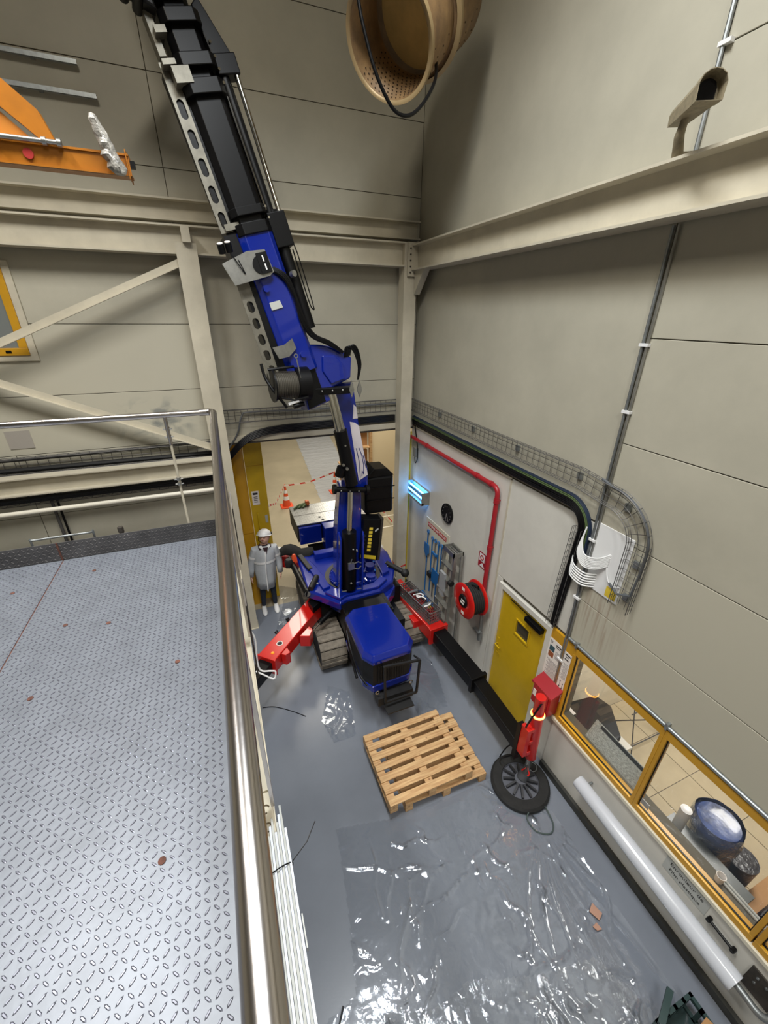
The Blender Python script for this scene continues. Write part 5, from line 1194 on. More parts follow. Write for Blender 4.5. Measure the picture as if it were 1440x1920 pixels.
for x in (1.67, 1.78): MB().prism([(x, 5.34, 4.50), (x + 0.035, 5.34, 4.60), (x, 5.34, 4.72), (x - 0.035, 5.34, 4.60)], (0, 0.02, 0)).build('pin_plate', alu_m, cr)
# --- black oil tank on the right of the column
b = MB(); b.loft([[V((1.97 + dx, y, z)) for dx, y in ((0, 5.70), (0.46, 5.68), (0.50, 5.76), (0.50, 6.15), (0.0, 6.15))] for z in (2.52, 3.16)], smooth=False); b.build('oil_tank', black_m, cr, bevel=0.03)
b = MB(); b.prism([(1.95, 5.66, 3.16), (2.10, 5.66, 3.32), (2.12, 6.1, 3.32), (1.95, 6.1, 3.2)], (0.03, 0, 0)); b.prism([(1.98, 5.70, 3.16), (2.14, 5.70, 3.30), (2.36, 5.74, 3.28), (2.47, 5.72, 3.16)], (0, 0.36, 0)); b.build('tank_cover', black_m, cr, bevel=0.015)
b = MB()
for z in (2.76, 2.98): b.box(1.975, 2.47, 5.672, 5.69, z, z + 0.012)
b.build('tank_rib', black_m, cr)
MB().lathe((2.02, 5.82, 3.30), (0, 0, 1), [(0.04, 0), (0.04, 0.03), (0, 0.03)], 16).build('filler_cap', chrome_m, cr)
# --- control box with yellow labels
p0, p1, p2, p3 = V((1.78, 5.52, 1.82)), V((2.10, 5.50, 1.72)), V((2.17, 5.50, 2.50)), V((1.88, 5.52, 2.54))
b = MB(); b.prism([p0, p1, p2, p3], (0.02, 0.22, 0)); b.build('control_box', black_m, cr, bevel=0.01)
b = MB(); b.prism([p1, p1 + V((0.05, 0.02, 0)), p2 + V((0.05, 0.02, 0)), p2], (0.0, 0.22, 0.0)); b.build('box_side', dirty_m, cr)
def cb_(u, v, off=-0.004): return p0.lerp(p1, u).lerp(p3.lerp(p2, u), v) + V((0, off, 0))
for k in range(7):
    v0 = 0.22 + k * 0.088
    MB().prism([cb_(.36, v0), cb_(.56, v0), cb_(.56, v0 + 0.06), cb_(.36, v0 + 0.06)], (0, -0.002, 0)).build('yellow_sticker', yellowlab_m, cr)
MB().prism([cb_(.05, .03), cb_(.88, .03), cb_(.88, .12), cb_(.05, .12)], (0, -0.002, 0)).build('yellow_sticker', mat('warning_yellow', (206, 180, 40), 0.6), cr)
for k in range(5): MB().cyl(cb_(.12, .22 + k * .1), cb_(.12, .22 + k * .1, -0.05), 0.014, n=8).build('lever', blackmatt_m, cr)
MB().cyl((1.74, 5.5, 1.98), (1.72, 5.47, 2.03), 0.016, n=8).build('lever_knob', white_p, cr)
MB().prism([cb_(.70, .70), cb_(.88, .76), cb_(.88, .80), cb_(.70, .75)], (0, -0.002, 0)).build('grey_sticker', greylab_m, cr)

# --- boom: local frame s (right), u (up the boom), n (towards the camera side)
BK = V((1.15, 5.5, 4.81)); Bu = V((-0.2677, 0.0744, 0.9606)).normalized(); Bn = V((0.1401, -0.9834, 0.1151)); Bn = (Bn - Bu * Bn.dot(Bu)).normalized(); Bs = Bu.cross(Bn); Bs = Bs if Bs.x > 0 else -Bs
def B(s, u, n=0.0): return BK + Bs * s + Bu * u + Bn * n
def bbox(mb, s0, s1, u0, u1, n0, n1, mi=0): return mb.fbox(B(s0, u0, n0), Bs * (s1 - s0), Bu * (u1 - u0), Bn * (n1 - n0), mi)
def hexr(s0, s1, n0, n1, u, ch=0.06): return [B(s0 + ch, u, n1), B(s1 - ch, u, n1), B(s1, u, n1 - ch), B(s1, u, n0 + ch), B(s1 - ch, u, n0), B(s0 + ch, u, n0), B(s0, u, n0 + ch), B(s0, u, n1 - ch)]
MB().loft([hexr(-0.30, 0.10, -0.22, 0.16, 0.05), hexr(-0.30, 0.10, -0.22, 0.16, 1.60)], smooth=False).build('outer_boom', blue_m, cr, bevel=0.01)
for k, (u0, u1, q) in enumerate(((1.60, 2.78, 0.02), (2.78, 3.25, 0.035), (3.25, 4.6, 0.05))):
    MB().loft([hexr(-0.30 + q, 0.10 - q, -0.20 + q, 0.15 - q, u0 - 0.02), hexr(-0.30 + q, 0.10 - q, -0.20 + q, 0.15 - q, u1)], smooth=False).build('telescopic_section', black_m, cr, bevel=0.006)
for (u0, u1, e) in ((1.55, 1.66, 0.015), (1.72, 1.80, 0.02), (2.70, 2.82, 0.02), (2.90, 3.0, 0.02), (3.20, 3.3, 0.01)):
    MB().loft([hexr(-0.30 - e + .02, 0.08 + e, -0.22, 0.17 + e, u0), hexr(-0.30 - e + .02, 0.08 + e, -0.22, 0.17 + e, u1)], smooth=False).build('collar', black_m, cr, bevel=0.008)
b = MB()
for u in (1.76, 1.66, 2.76, 2.86, 2.95, 3.05): b.cyl(B(0.075, u, 0.17), B(0.08, u, 0.20), 0.013, n=8)
b.build('guide_screw', chrome_m, cr)
# telescoping cylinders on the right
MB().cyl(B(0.20, 0.50, 0.0), B(0.20, 1.75, 0.0), 0.075, n=20).build('extension_cylinder', black_m, cr)
MB().cyl(B(0.17, 1.6, 0.02), B(0.16, 2.9, 0.02), 0.055, n=20).build('extension_cylinder', black_m, cr)
bbox(MB(), 0.125, 0.215, 1.7, 2.88, -0.10, 0.03).build('cylinder_guard', black_m, cr)
MB().cyl(B(0.265, 1.50, 0.06), B(0.285, 2.92, 0.06), 0.026, n=14).build('extension_rod', chrome_m, cr)
MB().cyl(B(0.115, 1.75, 0.09), B(0.105, 2.70, 0.09), 0.011, n=8).build('hydraulic_pipe', chrome_m, cr)
b = MB(); bbox(b, 0.10, 0.32, 2.86, 3.02, -0.06, 0.10); b.loft([[B(0.10, 3.0, .08), B(0.32, 2.95, .08), B(0.32, 2.95, -.06), B(0.10, 3.0, -.06)], [B(0.06, 3.36, .08), B(0.14, 3.42, .08), B(0.14, 3.42, -.06), B(0.06, 3.36, -.06)]], smooth=False)
b.build('cylinder_head', black_m, cr, bevel=0.01)
b = MB(); bbox(b, 0.10, 0.31, 1.38, 1.72, -0.06, 0.11); b.build('cylinder_bracket', black_m, cr, bevel=0.01)
b = MB(); b.tube(sp([B(0.30, 1.45, 0.05), B(0.33, 1.3, 0.05), B(0.33, 0.75, 0.03), B(0.31, 0.70, 0.03), B(0.29, 0.8, 0.03), B(0.29, 1.35, 0.05)]), 0.007, 6); b.build('hydraulic_pipe', black_m, cr)
b = MB(); b.cyl(B(0.15, 1.10, 0.12), B(0.17, 1.10, 0.17), 0.035, n=16); b.build('round_sensor', alu_m, cr)
b = MB()
for k in range(3): b.tube(sp([B(-0.10 + k * .02, 1.2, 0.17), B(0.02 + k * .02, 1.08, 0.19), B(0.08, 0.85, 0.19), B(0.06 + k * .015, 0.62, 0.19), B(0.12 + k * .02, 0.42, 0.18), B(0.30 + k * .02, 0.28, 0.16), B(0.48, 0.12, 0.14)]), 0.022, 6)
b.build('hose', black_m, cr)
b = MB()
for k in range(4): b.tube(sp([B(0.50 + k * .025, 0.05, 0.10), B(0.55 + k * .03, 0.16, 0.12), B(0.64 + k * .02, 0.10, 0.12), B(0.66 + k * .012, -0.10, 0.1), B(0.60, -0.28, 0.08)]), 0.013, 6)
b.build('hose', black_m, cr)
dull_plate_m = mat('dull_steel_strip', (132, 128, 116), 0.45, 0.5, var=0.2, vscale=8)
# slotted silver side plate
def slotted(name, s0, s1, s0b, s1b, u0, u1, n, slots, nn):
    """plate from u0 to u1 (s edges interpolated), with n oval holes"""
    b = MB(); du = (u1 - u0) / n
    for k in range(n):
        a0, a1 = u0 + k * du, u0 + (k + 1) * du; t0, t1 = (a0 - u0) / (u1 - u0), (a1 - u0) / (u1 - u0)
        L0, R0, L1, R1 = s0 + (s0b - s0) * t0, s1 + (s1b - s1) * t0, s0 + (s0b - s0) * t1, s1 + (s1b - s1) * t1
        cu_, cs = (a0 + a1) / 2, (L0 + R0 + L1 + R1) / 4; w = (R0 - L0) * 0.27; l = du * 0.34
        if k not in slots:
            b.add([B(L0, a0, nn), B(R0, a0, nn), B(R1, a1, nn), B(L1, a1, nn)], [(0, 1, 2, 3)]); continue
        inn = []; out = []
        for q in range(16):
            t = 2 * PI * (q + .5) / 16; c, s_ = math.cos(t), math.sin(t)
            inn.append(B(cs + w * c, cu_ + (l - w) * (1 if s_ > 0 else -1) + w * s_, nn))
            m_ = max(abs(c), abs(s_)); xx, yy = c / m_, s_ / m_
            if q % 4 in (1, 2) and False: pass
            U = cu_ + yy * du / 2; tt = (U - u0) / (u1 - u0); l_, r_ = s0 + (s0b - s0) * tt, s1 + (s1b - s1) * tt
            out.append(B((l_ + r_) / 2 + xx * (r_ - l_) / 2, U, nn))
        # put exact corners on the outer ring
        for (q, xx, yy) in ((2, 1, 1), (5, -1, 1), (10, -1, -1), (13, 1, -1)):
            U = cu_ + yy * du / 2; tt = (U - u0) / (u1 - u0); l_, r_ = s0 + (s0b - s0) * tt, s1 + (s1b - s1) * tt
            out[q if q in (2, 10) else q] = B(l_ if xx < 0 else r_, U, nn)
        b.add(inn + out, [(q, (q + 1) % 16, 16 + (q + 1) % 16, 16 + q) for q in range(16)])
    return b.build(name, dull_plate_m, cr, solid=0.006)
slotted('slotted_plate', -0.55, -0.41, -0.50, -0.36, 0.10, 1.16, 6, (0, 1, 2, 3, 4), 0.10)
slotted('slotted_plate', -0.45, -0.32, -0.425, -0.30, 1.62, 2.98, 6, (0, 1, 2, 3, 4), 0.08)
b = MB(); bbox(b, -0.44, -0.29, 0.05, 1.6, -0.12, 0.085); bbox(b, -0.40, -0.27, 1.5, 2.95, -0.12, 0.065); b.build('plate_backing', black_m, cr)
for q_ in ((-0.40, -0.24, 1.63, 1.69, 0.10, 0.12), (-0.36, -0.20, 2.78, 2.90, 0.10, 0.20), (-0.40, -0.34, 3.0, 3.3, 0.0, 0.12), (-0.42, -0.30, 2.91, 2.95, 0.10, 0.2), (-0.38, -0.28, 3.12, 3.17, 0.10, 0.2)):
    b = MB(); bbox(b, *q_); b.build('plate_bracket', dull_plate_m, cr)
b = MB(); b.prism([B(-0.60, 1.34, 0.22), B(-0.55, 1.12, 0.22), B(-0.14, 1.13, 0.22), B(-0.08, 1.16, 0.22), B(-0.10, 1.38, 0.22), B(-0.30, 1.40, 0.22)], Bn * 0.012); b.build('cover_plate', alu_m, cr)
b = MB(); b.cyl(B(-0.20, 1.25, 0.235), B(-0.20, 1.25, 0.245), 0.09, n=24); bbox(b, -0.22, -0.10, 1.16, 1.36, 0.232, 0.25); b.build('cover_window', black_m, cr)
b = MB(); bbox(b, -0.165, -0.150, 1.27, 1.33, 0.25, 0.253); bbox(b, -0.165, -0.150, 1.19, 1.25, 0.25, 0.253); b.build('light_strip', white_p, cr)
b = MB(); b.tube(sp([B(-0.46, 1.38, .24), B(-0.44, 1.30, .25), B(-0.40, 1.2, .24), B(-0.42, 1.34, .24)]), 0.005, 5); b.build('thin_cable', black_m, cr)
for s0 in (-0.535, -0.455):
    MB().cyl(B(s0, 1.44, 0.16), B(s0, 1.52, 0.20), 0.036, n=16).build('work_lamp', black_m, cr)
    MB().cyl(B(s0, 1.521, 0.2005), B(s0, 1.526, 0.203), 0.030, n=16).build('lamp_glass', paper_m, cr)
b = MB(); b.prism([B(-0.24, 0.88, 0.17), B(-0.24, 0.80, 0.17), B(-0.10, 0.80, 0.17), B(-0.11, 0.88, 0.17)], Bn * 0.004); b.build('type_label', greylab_m, cr)
b = MB(); b.prism([B(-0.40, 0.43, 0.20), B(-0.37, 0.29, 0.20), B(-0.25, 0.28, 0.22), B(-0.26, 0.42, 0.22)], Bn * 0.006); b.prism([B(-0.26, 0.42, 0.22), B(-0.25, 0.28, 0.22), B(-0.12, 0.34, 0.19), B(-0.13, 0.46, 0.19)], Bn * 0.006)
b.build('bent_plate', alu_m, cr)
for (s0, u0) in ((-0.22, 1.02), (-0.06, 0.25)): MB().cyl(B(s0, u0, 0.15), B(s0, u0, 0.20), 0.035, n=14).build('bolt_boss', blue_m, cr)
# elbow housing
MB().prism([B(-0.16, 0.22, -0.2), B(0.0, 0.36, -0.2), B(0.23, 0.29, -0.2), B(0.42, 0.21, -0.2), B(0.60, 0.02, -0.2), B(0.50, -0.22, -0.2), B(0.16, -0.26, -0.2), B(0.14, -0.40, -0.2), B(-0.22, -0.42, -0.2)], Bn * 0.30).build('elbow_housing', blue_m, cr, bevel=0.02)
MB().prism([B(0.20, 0.16, 0.10), B(0.36, 0.12, 0.10), B(0.44, -0.02, 0.10), B(0.40, -0.20, 0.10), B(0.20, -0.20, 0.10), B(0.14, -0.02, 0.10)], Bn * 0.03).build('elbow_panel', blue_m, cr, bevel=0.01)
b = MB(); b.prism([B(-0.12, 0.10, 0.10), B(0.05, 0.22, 0.10), B(0.05, -0.38, 0.10), B(-0.20, -0.40, 0.10)], Bn * 0.02); b.build('elbow_cover', black_m, cr)
# winch
MB().cyl(B(-0.54, 0.02, 0.14), B(-0.27, -0.05, 0.14), 0.155, n=28).build('winch_drum', rope_m, cr)
b = MB()
for k in range(13): t = k / 12; b.torus(B(-0.53 + 0.25 * t, 0.015 - 0.065 * t, 0.14), (B(-0.27, -0.05, 0) - B(-0.54, 0.02, 0)), 0.158, 0.009, 28, 6)
b.build('rope_turn', rope_m, cr)
b = MB(); d_ = (B(-0.27, -0.05, 0) - B(-0.54, 0.02, 0)).normalized(); b.cyl(B(-0.27, -0.05, 0.14), B(-0.27, -0.05, 0.14) + d_ * 0.16, 0.205, n=32).build('winch_flange', black_m, cr)
MB().cyl(B(-0.56, 0.03, 0.14), B(-0.54, 0.025, 0.14), 0.20, n=32).build('winch_flange', black_m, cr)
b = MB(); b.tube(sp([B(-0.58, 0.30, 0.12), B(-0.60, 0.15, 0.14), B(-0.58, -0.02, 0.2), B(-0.52, -0.2, 0.22), B(-0.50, -0.26, 0.2)]), 0.018, 8); b.tube([B(-0.55, 0.22, 0.2), B(-0.35, 0.18, 0.24), B(-0.24, 0.16, 0.22)], 0.016, 8)
b.tube([B(-0.54, -0.12, 0.3), B(-0.4, -0.2, 0.31), B(-0.22, -0.22, 0.3)], 0.012, 8); b.build('winch_frame', black_m, cr)
b = MB(); bbox(b, -0.46, -0.22, -0.25, -0.22, 0.12, 0.2); b.build('roller', white_p, cr)
b = MB(); b.cyl(B(-0.40, -0.29, 0.16), B(-0.26, -0.30, 0.16), 0.03, n=10); b.build('roller_bracket', black_m, cr)
b = MB(); b.cyl(B(-0.235, 0.10, 0.36), B(-0.21, 0.24, 0.34), 0.008, n=6); b.torus(B(-0.205, 0.27, 0.34), Bn, 0.022, 0.006, 14, 6); b.cyl(B(-0.235, 0.12, 0.36), B(-0.24, 0.02, 0.34), 0.004, n=6); b.build('rope_end', alu_m, cr)
# boom head at the top edge of the photo
b = MB(); bbox(b, -0.30, 0.05, 3.40, 4.3, -0.25, 0.25)
b.prism([B(-0.80, 3.62, 0.1), B(-0.80, 3.50, 0.1), B(-0.60, 3.44, 0.1), B(-0.30, 3.25, 0.1), B(-0.28, 3.9, 0.1)], Bn * 0.12)
b.build('boom_head', black_m, cr, bevel=0.02)
for (s0, u0) in ((-0.62, 3.46), (-0.50, 3.42), (-0.42, 3.34)): MB().cyl(B(s0, u0, 0.05), B(s0, u0, 0.26), 0.045, n=14).build('hook_roller', black_m, cr)

# --- outriggers
def rig(name, p, q, w, h, m, bev=0.012, mb=None):
    b = MB(); b.beam(p, q, w, h); return b.build(name, m, cr, bevel=bev)
rig('outrigger_beam', (1.12, 5.92, 0.78), (0.05, 4.78, 0.78), 0.30, 0.24, red_m)
rig('extension_beam', (0.10, 4.83, 0.77), (-0.75, 3.93, 0.77), 0.22, 0.18, black_m)
dL = V((-1.07, -1.14, 0)).normalized(); nL = V((-dL.y, dL.x, 0))    # nL points to +x -y side or the other
e0 = V((0.05, 4.78, 0.78))
b = MB(); b.beam(e0 + dL * -0.03, e0 + dL * 0.0, 0.35, 0.29); b.prism([e0 - dL * .35 + V((.10, -.13, .12)), e0 - dL * .28 + V((.18, -.2, .12)), e0 - dL * .20 + V((.16, -.18, .12)), e0 - dL * .2 + V((.10, -.13, .12))], (0, 0, -0.2)); b.build('end_flange', red_m, cr, bevel=0.006)
b = MB(); b.prism([(0.62, 5.14, 0.62), (0.82, 5.32, 0.62), (0.86, 5.22, 0.62), (0.78, 5.08, 0.62)], (0, 0, 0.22)); b.build('cylinder_lug', red_m, cr, bevel=0.01)
b = MB(); b.cyl((0.84, 5.22, 0.78), (1.04, 5.38, 0.82), 0.018, n=10); b.build('outrigger_rod', chrome_m, cr)
b = MB(); b.cyl((1.0, 5.35, 0.82), (1.42, 5.62, 0.9), 0.05, n=14); b.build('outrigger_cylinder', black_m, cr)
b = MB(); b.torus((0.30, 5.02, 0.902), (0, 0, 1), 0.045, 0.007, 20, 6); b.build('hole_rim', paper_m, cr)
MB().lathe((0.30, 5.02, 0.9015), (0, 0, 1), [(0, 0.002), (0.042, 0.002), (0.042, 0)], 18).build('hole', blackmatt_m, cr)
MB().lathe((0.17, 4.86, 0.90), (0, 0, 1), [(0, 0.014), (0.02, 0.014), (0.028, 0.0)], 14).build('orange_reflector', mat('orange_reflector', (255, 160, 30), 0.3), cr)
b = MB(); b.cyl((0.52, 5.50, 0.88), (0.50, 5.53, 0.93), 0.03, n=8); b.cyl((0.30, 5.28, 0.88), (0.28, 5.31, 0.91), 0.03, n=8); b.build('hose_clip', black_m, cr)
b = MB(); b.cyl((-0.80, 3.88, 0.14), (-0.80, 3.88, 0.60), 0.038, n=20); b.build('leg_rod', chrome_m, cr)
MB().cyl((-0.80, 3.88, 0.50), (-0.80, 3.88, 1.50), 0.070, n=24).build('leg_tube', red_m, cr)
MB().lathe((-0.80, 3.88, 0.006), (0, 0, 1), [(0.0, 0.0), (0.345, 0.0), (0.37, 0.02), (0.37, 0.06), (0.345, 0.085), (0.10, 0.085), (0.06, 0.14), (0.0, 0.14)], 48).build('foot_plate', rubber_m, cr)
# black triangular joint cover and levers at the left corner of the deck
MB().prism([(0.90, 5.72, 0.92), (0.94, 5.50, 0.92), (1.22, 5.72, 0.92), (1.12, 5.86, 0.92)], (0, 0, 0.12)).build('joint_cover', black_m, cr, bevel=0.01)
b = MB(); b.cyl((0.80, 6.85, 1.25), (0.90, 5.75, 1.20), 0.055, n=14); b.cyl((0.90, 5.75, 1.20), (0.93, 5.70, 1.20), 0.07, n=14); b.build('support_strut', black_m, cr)
b = MB(); b.cyl((0.96, 5.70, 1.29), (1.12, 5.95, 1.33), 0.05, n=14); b.sphere((1.12, 5.95, 1.33), 0.05, 12, 8); b.build('lock_lever', blackmatt_m, cr)
MB().torus((1.10, 5.93, 1.262), (0, 0, 1), 0.075, 0.01, 22, 6).build('lever_ring', white_p, cr)
MB().cyl((0.905, 5.73, 1.20), (0.90, 5.68, 1.21), 0.05, n=14).build('strut_cap', alu_m, cr)
b = MB(); b.beam((1.00, 6.85, 1.28), (1.09, 6.30, 1.28), 0.09, 0.05); b.build('side_bracket', blackmatt_m, cr, bevel=0.01)
b = MB(); b.cyl((2.46, 5.98, 1.30), (2.68, 5.72, 1.22), 0.05, n=14); b.sphere((2.72, 5.68, 1.2), 0.08, 12, 8); b.build('lock_lever', blackmatt_m, cr)
MB().torus((2.46, 5.98, 1.262), (0, 0, 1), 0.07, 0.01, 22, 6).build('lever_ring', white_p, cr)
# folded rear left outrigger with a white top
rl = MB(); rl.beam((1.10, 7.05, 1.02), (0.62, 7.38, 1.02), 0.30, 0.26); rl.build('outrigger_beam', red_m, cr, bevel=0.01)
b = MB(); b.beam((1.12, 7.10, 1.156), (0.62, 7.44, 1.156), 0.26, 0.008); b.build('white_top', white_p, cr)
b = MB(); b.prism([(0.74, 7.165, 0.96), (0.83, 7.10, 0.96), (0.83, 7.10, 1.10), (0.74, 7.165, 1.10)], (-0.004, -0.006, 0)); b.build('type_label', white_p, cr)
# right-hand outrigger, running along the wall
rig('outrigger_beam', (2.72, 6.15, 0.58), (2.89, 4.62, 0.58), 0.30, 0.26, red_m)
MB().beam((2.885, 4.66, 0.58), (2.89, 4.60, 0.58), 0.36, 0.32).build('end_flange', red_m, cr, bevel=0.008)
MB().beam((2.65, 5.2, 0.52), (2.67, 5.0, 0.52), 0.14, 0.2).build('side_lug', red_m, cr, bevel=0.008)
MB().beam((2.62, 5.5, 0.50), (2.64, 5.36, 0.50), 0.14, 0.16).build('side_lug', red_m, cr, bevel=0.008)
rig('extension_beam', (2.89, 4.70, 0.57), (2.97, 3.50, 0.55), 0.24, 0.22, black_m)
b = MB(); b.beam((2.965, 3.56, 0.55), (2.97, 3.50, 0.55), 0.29, 0.27); b.build('beam_collar', black_m, cr, bevel=0.008)
rig('extension_beam', (2.97, 3.55, 0.54), (2.96, 2.48, 0.52), 0.20, 0.18, black_m)
MB().lathe((2.80, 4.85, 0.71), (0, 0, 1), [(0, 0.014), (0.022, 0.014), (0.03, 0.0)], 14).build('orange_reflector', bpy.data.materials['orange_reflector'], cr)
# stabiliser leg and foot plate
LX, LY = 2.97, 2.36
MB().cyl((2.99, LY, 0.50), (2.94, LY, 1.30), 0.070, n=24).build('leg_tube', red_m, cr)
MB().cyl((2.94, LY, 1.27), (2.925, LY, 1.56), 0.058, n=24).build('leg_head', red_m, cr)
MB().torus((2.94, LY, 1.27), (-.05, 0, 1), 0.068, 0.014, 28, 8).build('ring_lamp', glow_m, cr)
MB().cyl((3.0, LY, 0.10), (2.99, LY, 0.55), 0.038, n=20).build('leg_rod', chrome_m, cr)
MB().cyl((3.0, LY, 0.46), (2.99, LY, 0.52), 0.07, n=24).build('leg_gland', red_m, cr)
b = MB()
b.box(2.80, 2.86, LY - 0.05, LY + 0.07, 0.60, 1.08); b.box(2.86, 2.92, LY - 0.05, LY + 0.05, 0.60, 0.66); b.box(2.86, 2.92, LY - 0.05, LY + 0.05, 0.80, 0.86); b.box(2.86, 2.92, LY - 0.05, LY + 0.05, 1.02, 1.08)
b.build('leg_carrier', red_m, cr, bevel=0.006)
b = MB(); b.box(2.79, 2.86, LY + 0.06, LY + 0.12, 0.42, 1.05); b.tube(sp([(2.82, 2.38, 1.05), (2.80, 2.34, 1.2), (2.84, 2.30, 1.45), (2.92, 2.32, 1.52)]), 0.012, 6); b.tube(sp([(2.84, 2.42, 0.5), (2.74, 2.52, 0.35), (2.76, 2.62, 0.2), (2.9, 2.66, 0.28), (2.95, 2.6, 0.4)]), 0.009, 6)
b.build('leg_hose', black_m, cr)
FX, FY = 2.88, 2.32
fp = MB().lathe((FX, FY, 0.006), (0, 0, 1), [(0.0, 0.0), (0.345, 0.0), (0.37, 0.02), (0.37, 0.06), (0.345, 0.085), (0.24, 0.085), (0.235, 0.075)], 56).build('foot_plate', rubber_m, cr)
dsh = MB().lathe((FX, FY, 0.006), (0, 0, 1), [(0.235, 0.08), (0.225, 0.05), (0.08, 0.055), (0.075, 0.12), (0.0, 0.12)], 48).build('foot_dish', mat('dark_grey_dish', (92, 94, 102), 0.45), cr)
for k in range(12):
    a = 2 * PI * k / 12; u_ = V((math.cos(a), math.sin(a), 0)); c_ = V((FX, FY, 0.095))
    MB().beam(c_ + u_ * 0.07 + V((0, 0, 0.01)), c_ + u_ * 0.215 + V((0, 0, -0.018)), 0.024, 0.035).build('spoke', bpy.data.materials['dark_spoke'] if k else mat('dark_spoke', (44, 45, 49), 0.5), cr)
b = MB(); b.cyl((FX + .02, FY, 0.12), (FX + 0.06, FY + .01, 0.19), 0.07, 0.06, 24); b.build('foot_socket', mat('dark_grey_socket', (66, 68, 72), 0.5), cr)
b = MB(); b.torus((FX + 0.07, FY + .01, 0.19), (0, 0, 1), 0.046, 0.009, 24, 8); b.build('socket_ring', red_m, cr)
MB().torus((FX + 0.19, FY + 0.02, 0.22), (-0.2, -0.6, 1), 0.05, 0.004, 20, 5).build('lock_wire', galv_m, cr)
hk = MB(); hk.tube(sp([(FX - 0.14, FY - 0.34, 0.07), (FX - 0.19, FY - 0.38, 0.03), (FX - 0.17, FY - 0.52, 0.02), (FX - 0.03, FY - 0.60, 0.02), (FX + 0.07, FY - 0.54, 0.02), (FX + 0.10, FY - 0.42, 0.03), (FX + 0.09, FY - 0.355, 0.07)]), 0.008, 8)
hk.build('carry_loop', mat('wire_loop', (70, 82, 80), 0.5), cr)

# chain basket on the right outrigger
bk = thing('chain_basket', 'perforated steel basket full of red chains and white slings on the right outrigger', 'basket', (2.80, 5.2, 0.712))
q0, q1, q2, q3 = V((2.62, 5.70, 0)), V((2.86, 5.73, 0)), V((3.01, 4.78, 0)), V((2.77, 4.74, 0))
def wallp(p, q, name='side_panel'):
    """punched sheet: grid of hexagonal openings"""
    L_ = (q - p).length; n = max(3, int(L_ / 0.045)); m = 4; du = L_ / n; dz = 0.23 / m; d = (q - p).normalized(); b = MB()
    for i in range(n):
        for j in range(m):
            c = p + d * (du * (i + .5)) + V((0, 0, 0.715 + dz * (j + .5))); inn = []; out = []
            for k in range(8):
                t = PI / 4 * k + PI / 8; cc_, ss = math.cos(t), math.sin(t); m_ = max(abs(cc_), abs(ss))
                inn.append(c + d * cc_ * du * .34 + V((0, 0, ss * dz * .34))); out.append(c + d * cc_ / m_ * du / 2 + V((0, 0, ss / m_ * dz / 2)))
            sq = [c + d * sx * du / 2 + V((0, 0, sz * dz / 2)) for sx, sz in ((1, 1), (-1, 1), (-1, -1), (1, -1))]
            b.add(inn + out, [(k, (k + 1) % 8, 8 + (k + 1) % 8, 8 + k) for k in range(8)])
            for e, (k0, k1) in enumerate(((0, 1), (2, 3), (4, 5), (6, 7))): b.add([out[k0], sq[e], out[k1]], [(0, 1, 2)])
    b.build(name, galv_m, bk)
for p, q in ((q3, q0), (q2, q3), (q0, q1), (q1, q2)): wallp(p, q)
b = MB(); b.prism([q + V((0, 0, 0.714)) for q in (q0, q1, q2, q3)], (0, 0, 0.004)); b.build('base', galv_m, bk)
b = MB()
for p, q in ((q0, q1), (q1, q2), (q2, q3), (q3, q0)): b.beam(p + V((0, 0, 0.95)), q + V((0, 0, 0.95)), 0.012, 0.014)
b.build('rim', alu_m, bk)
def inb(u, v, z): return q0.lerp(q1, u).lerp(q3.lerp(q2, u), v) + V((0, 0, z))
for v in (0.28, 0.72): b = MB(); b.beam(inb(0, v, 0.93), inb(1, v, 0.93), 0.05, 0.006); b.build('cross_strap', alu_m, bk)
ch = thing('lifting_chains', 'heap of dark red chain links lying in the perforated basket', 'chains', (2.8, 5.2, 0.73), kind='stuff')
b = MB(); rr = random.Random(8)
for k in range(150):
    c = inb(rr.uniform(.12, .88), rr.choice([rr.uniform(.04, .26), rr.uniform(.32, .66), rr.uniform(.76, .96)]), rr.uniform(.75, .88)); a = V((rr.uniform(-1, 1), rr.uniform(-1, 1), rr.uniform(-1, 1))).normalized()
    b.torus(c, a, 0.024, 0.007, 9, 5)
tag(b.build('chain_links', mat('red_chain', (128, 34, 36), 0.45), ch), kind='stuff')
b = MB(); b.tube(sp([inb(.3, .38, .93), inb(.5, .42, .955), inb(.8, .44, .95), inb(.85, .5, .94), inb(.55, .52, .955), inb(.35, .5, .95), inb(.4, .45, .95), inb(.7, .55, .95), inb(.8, .6, .93)]), 0.012, 8)
b.tube([inb(.2, .75, .92), inb(.5, .78, .94), inb(.8, .74, .93)], 0.014, 8)
tag(b.build('white_sling', white_p), 'coiled white sling on top of the chains in the basket', 'sling')
# small things on and around the crane
b = MB(); rr = random.Random(14)
for k in range(5): b.tube(sp([(1.18 + k * .05, 8.30 + rr.uniform(-.05, .05), 1.62), (1.30 + k * .04, 8.36, 1.65), (1.42 + k * .03, 8.40 + rr.uniform(-.04, .04), 1.64), (1.52, 8.45, 1.62)]), 0.022, 6)
tag(b.build('green_strap', green_m), 'crumpled green strap lying on the rear tread platform of the crane', 'strap')
b = MB(); b.loft([[V((1.50 + x * w, 8.40 + y * w, z)) for x, y in ((-1, -1), (1, -1), (1, 1), (-1, 1))] for z, w in ((1.605, .03), (1.64, .045), (1.72, .04))], smooth=False)
tag(b.build('orange_ratchet', mat('orange_brown_plastic', (190, 96, 44), 0.5), bevel=0.008), 'orange brown block standing at the far edge of the rear tread platform', 'block')
gl_ = thing('work_bag', 'black work cloth and gloves dropped on the left rear corner of the crane deck', 'cloth', (0.9, 6.9, 1.25))
rr = random.Random(6); rings = []
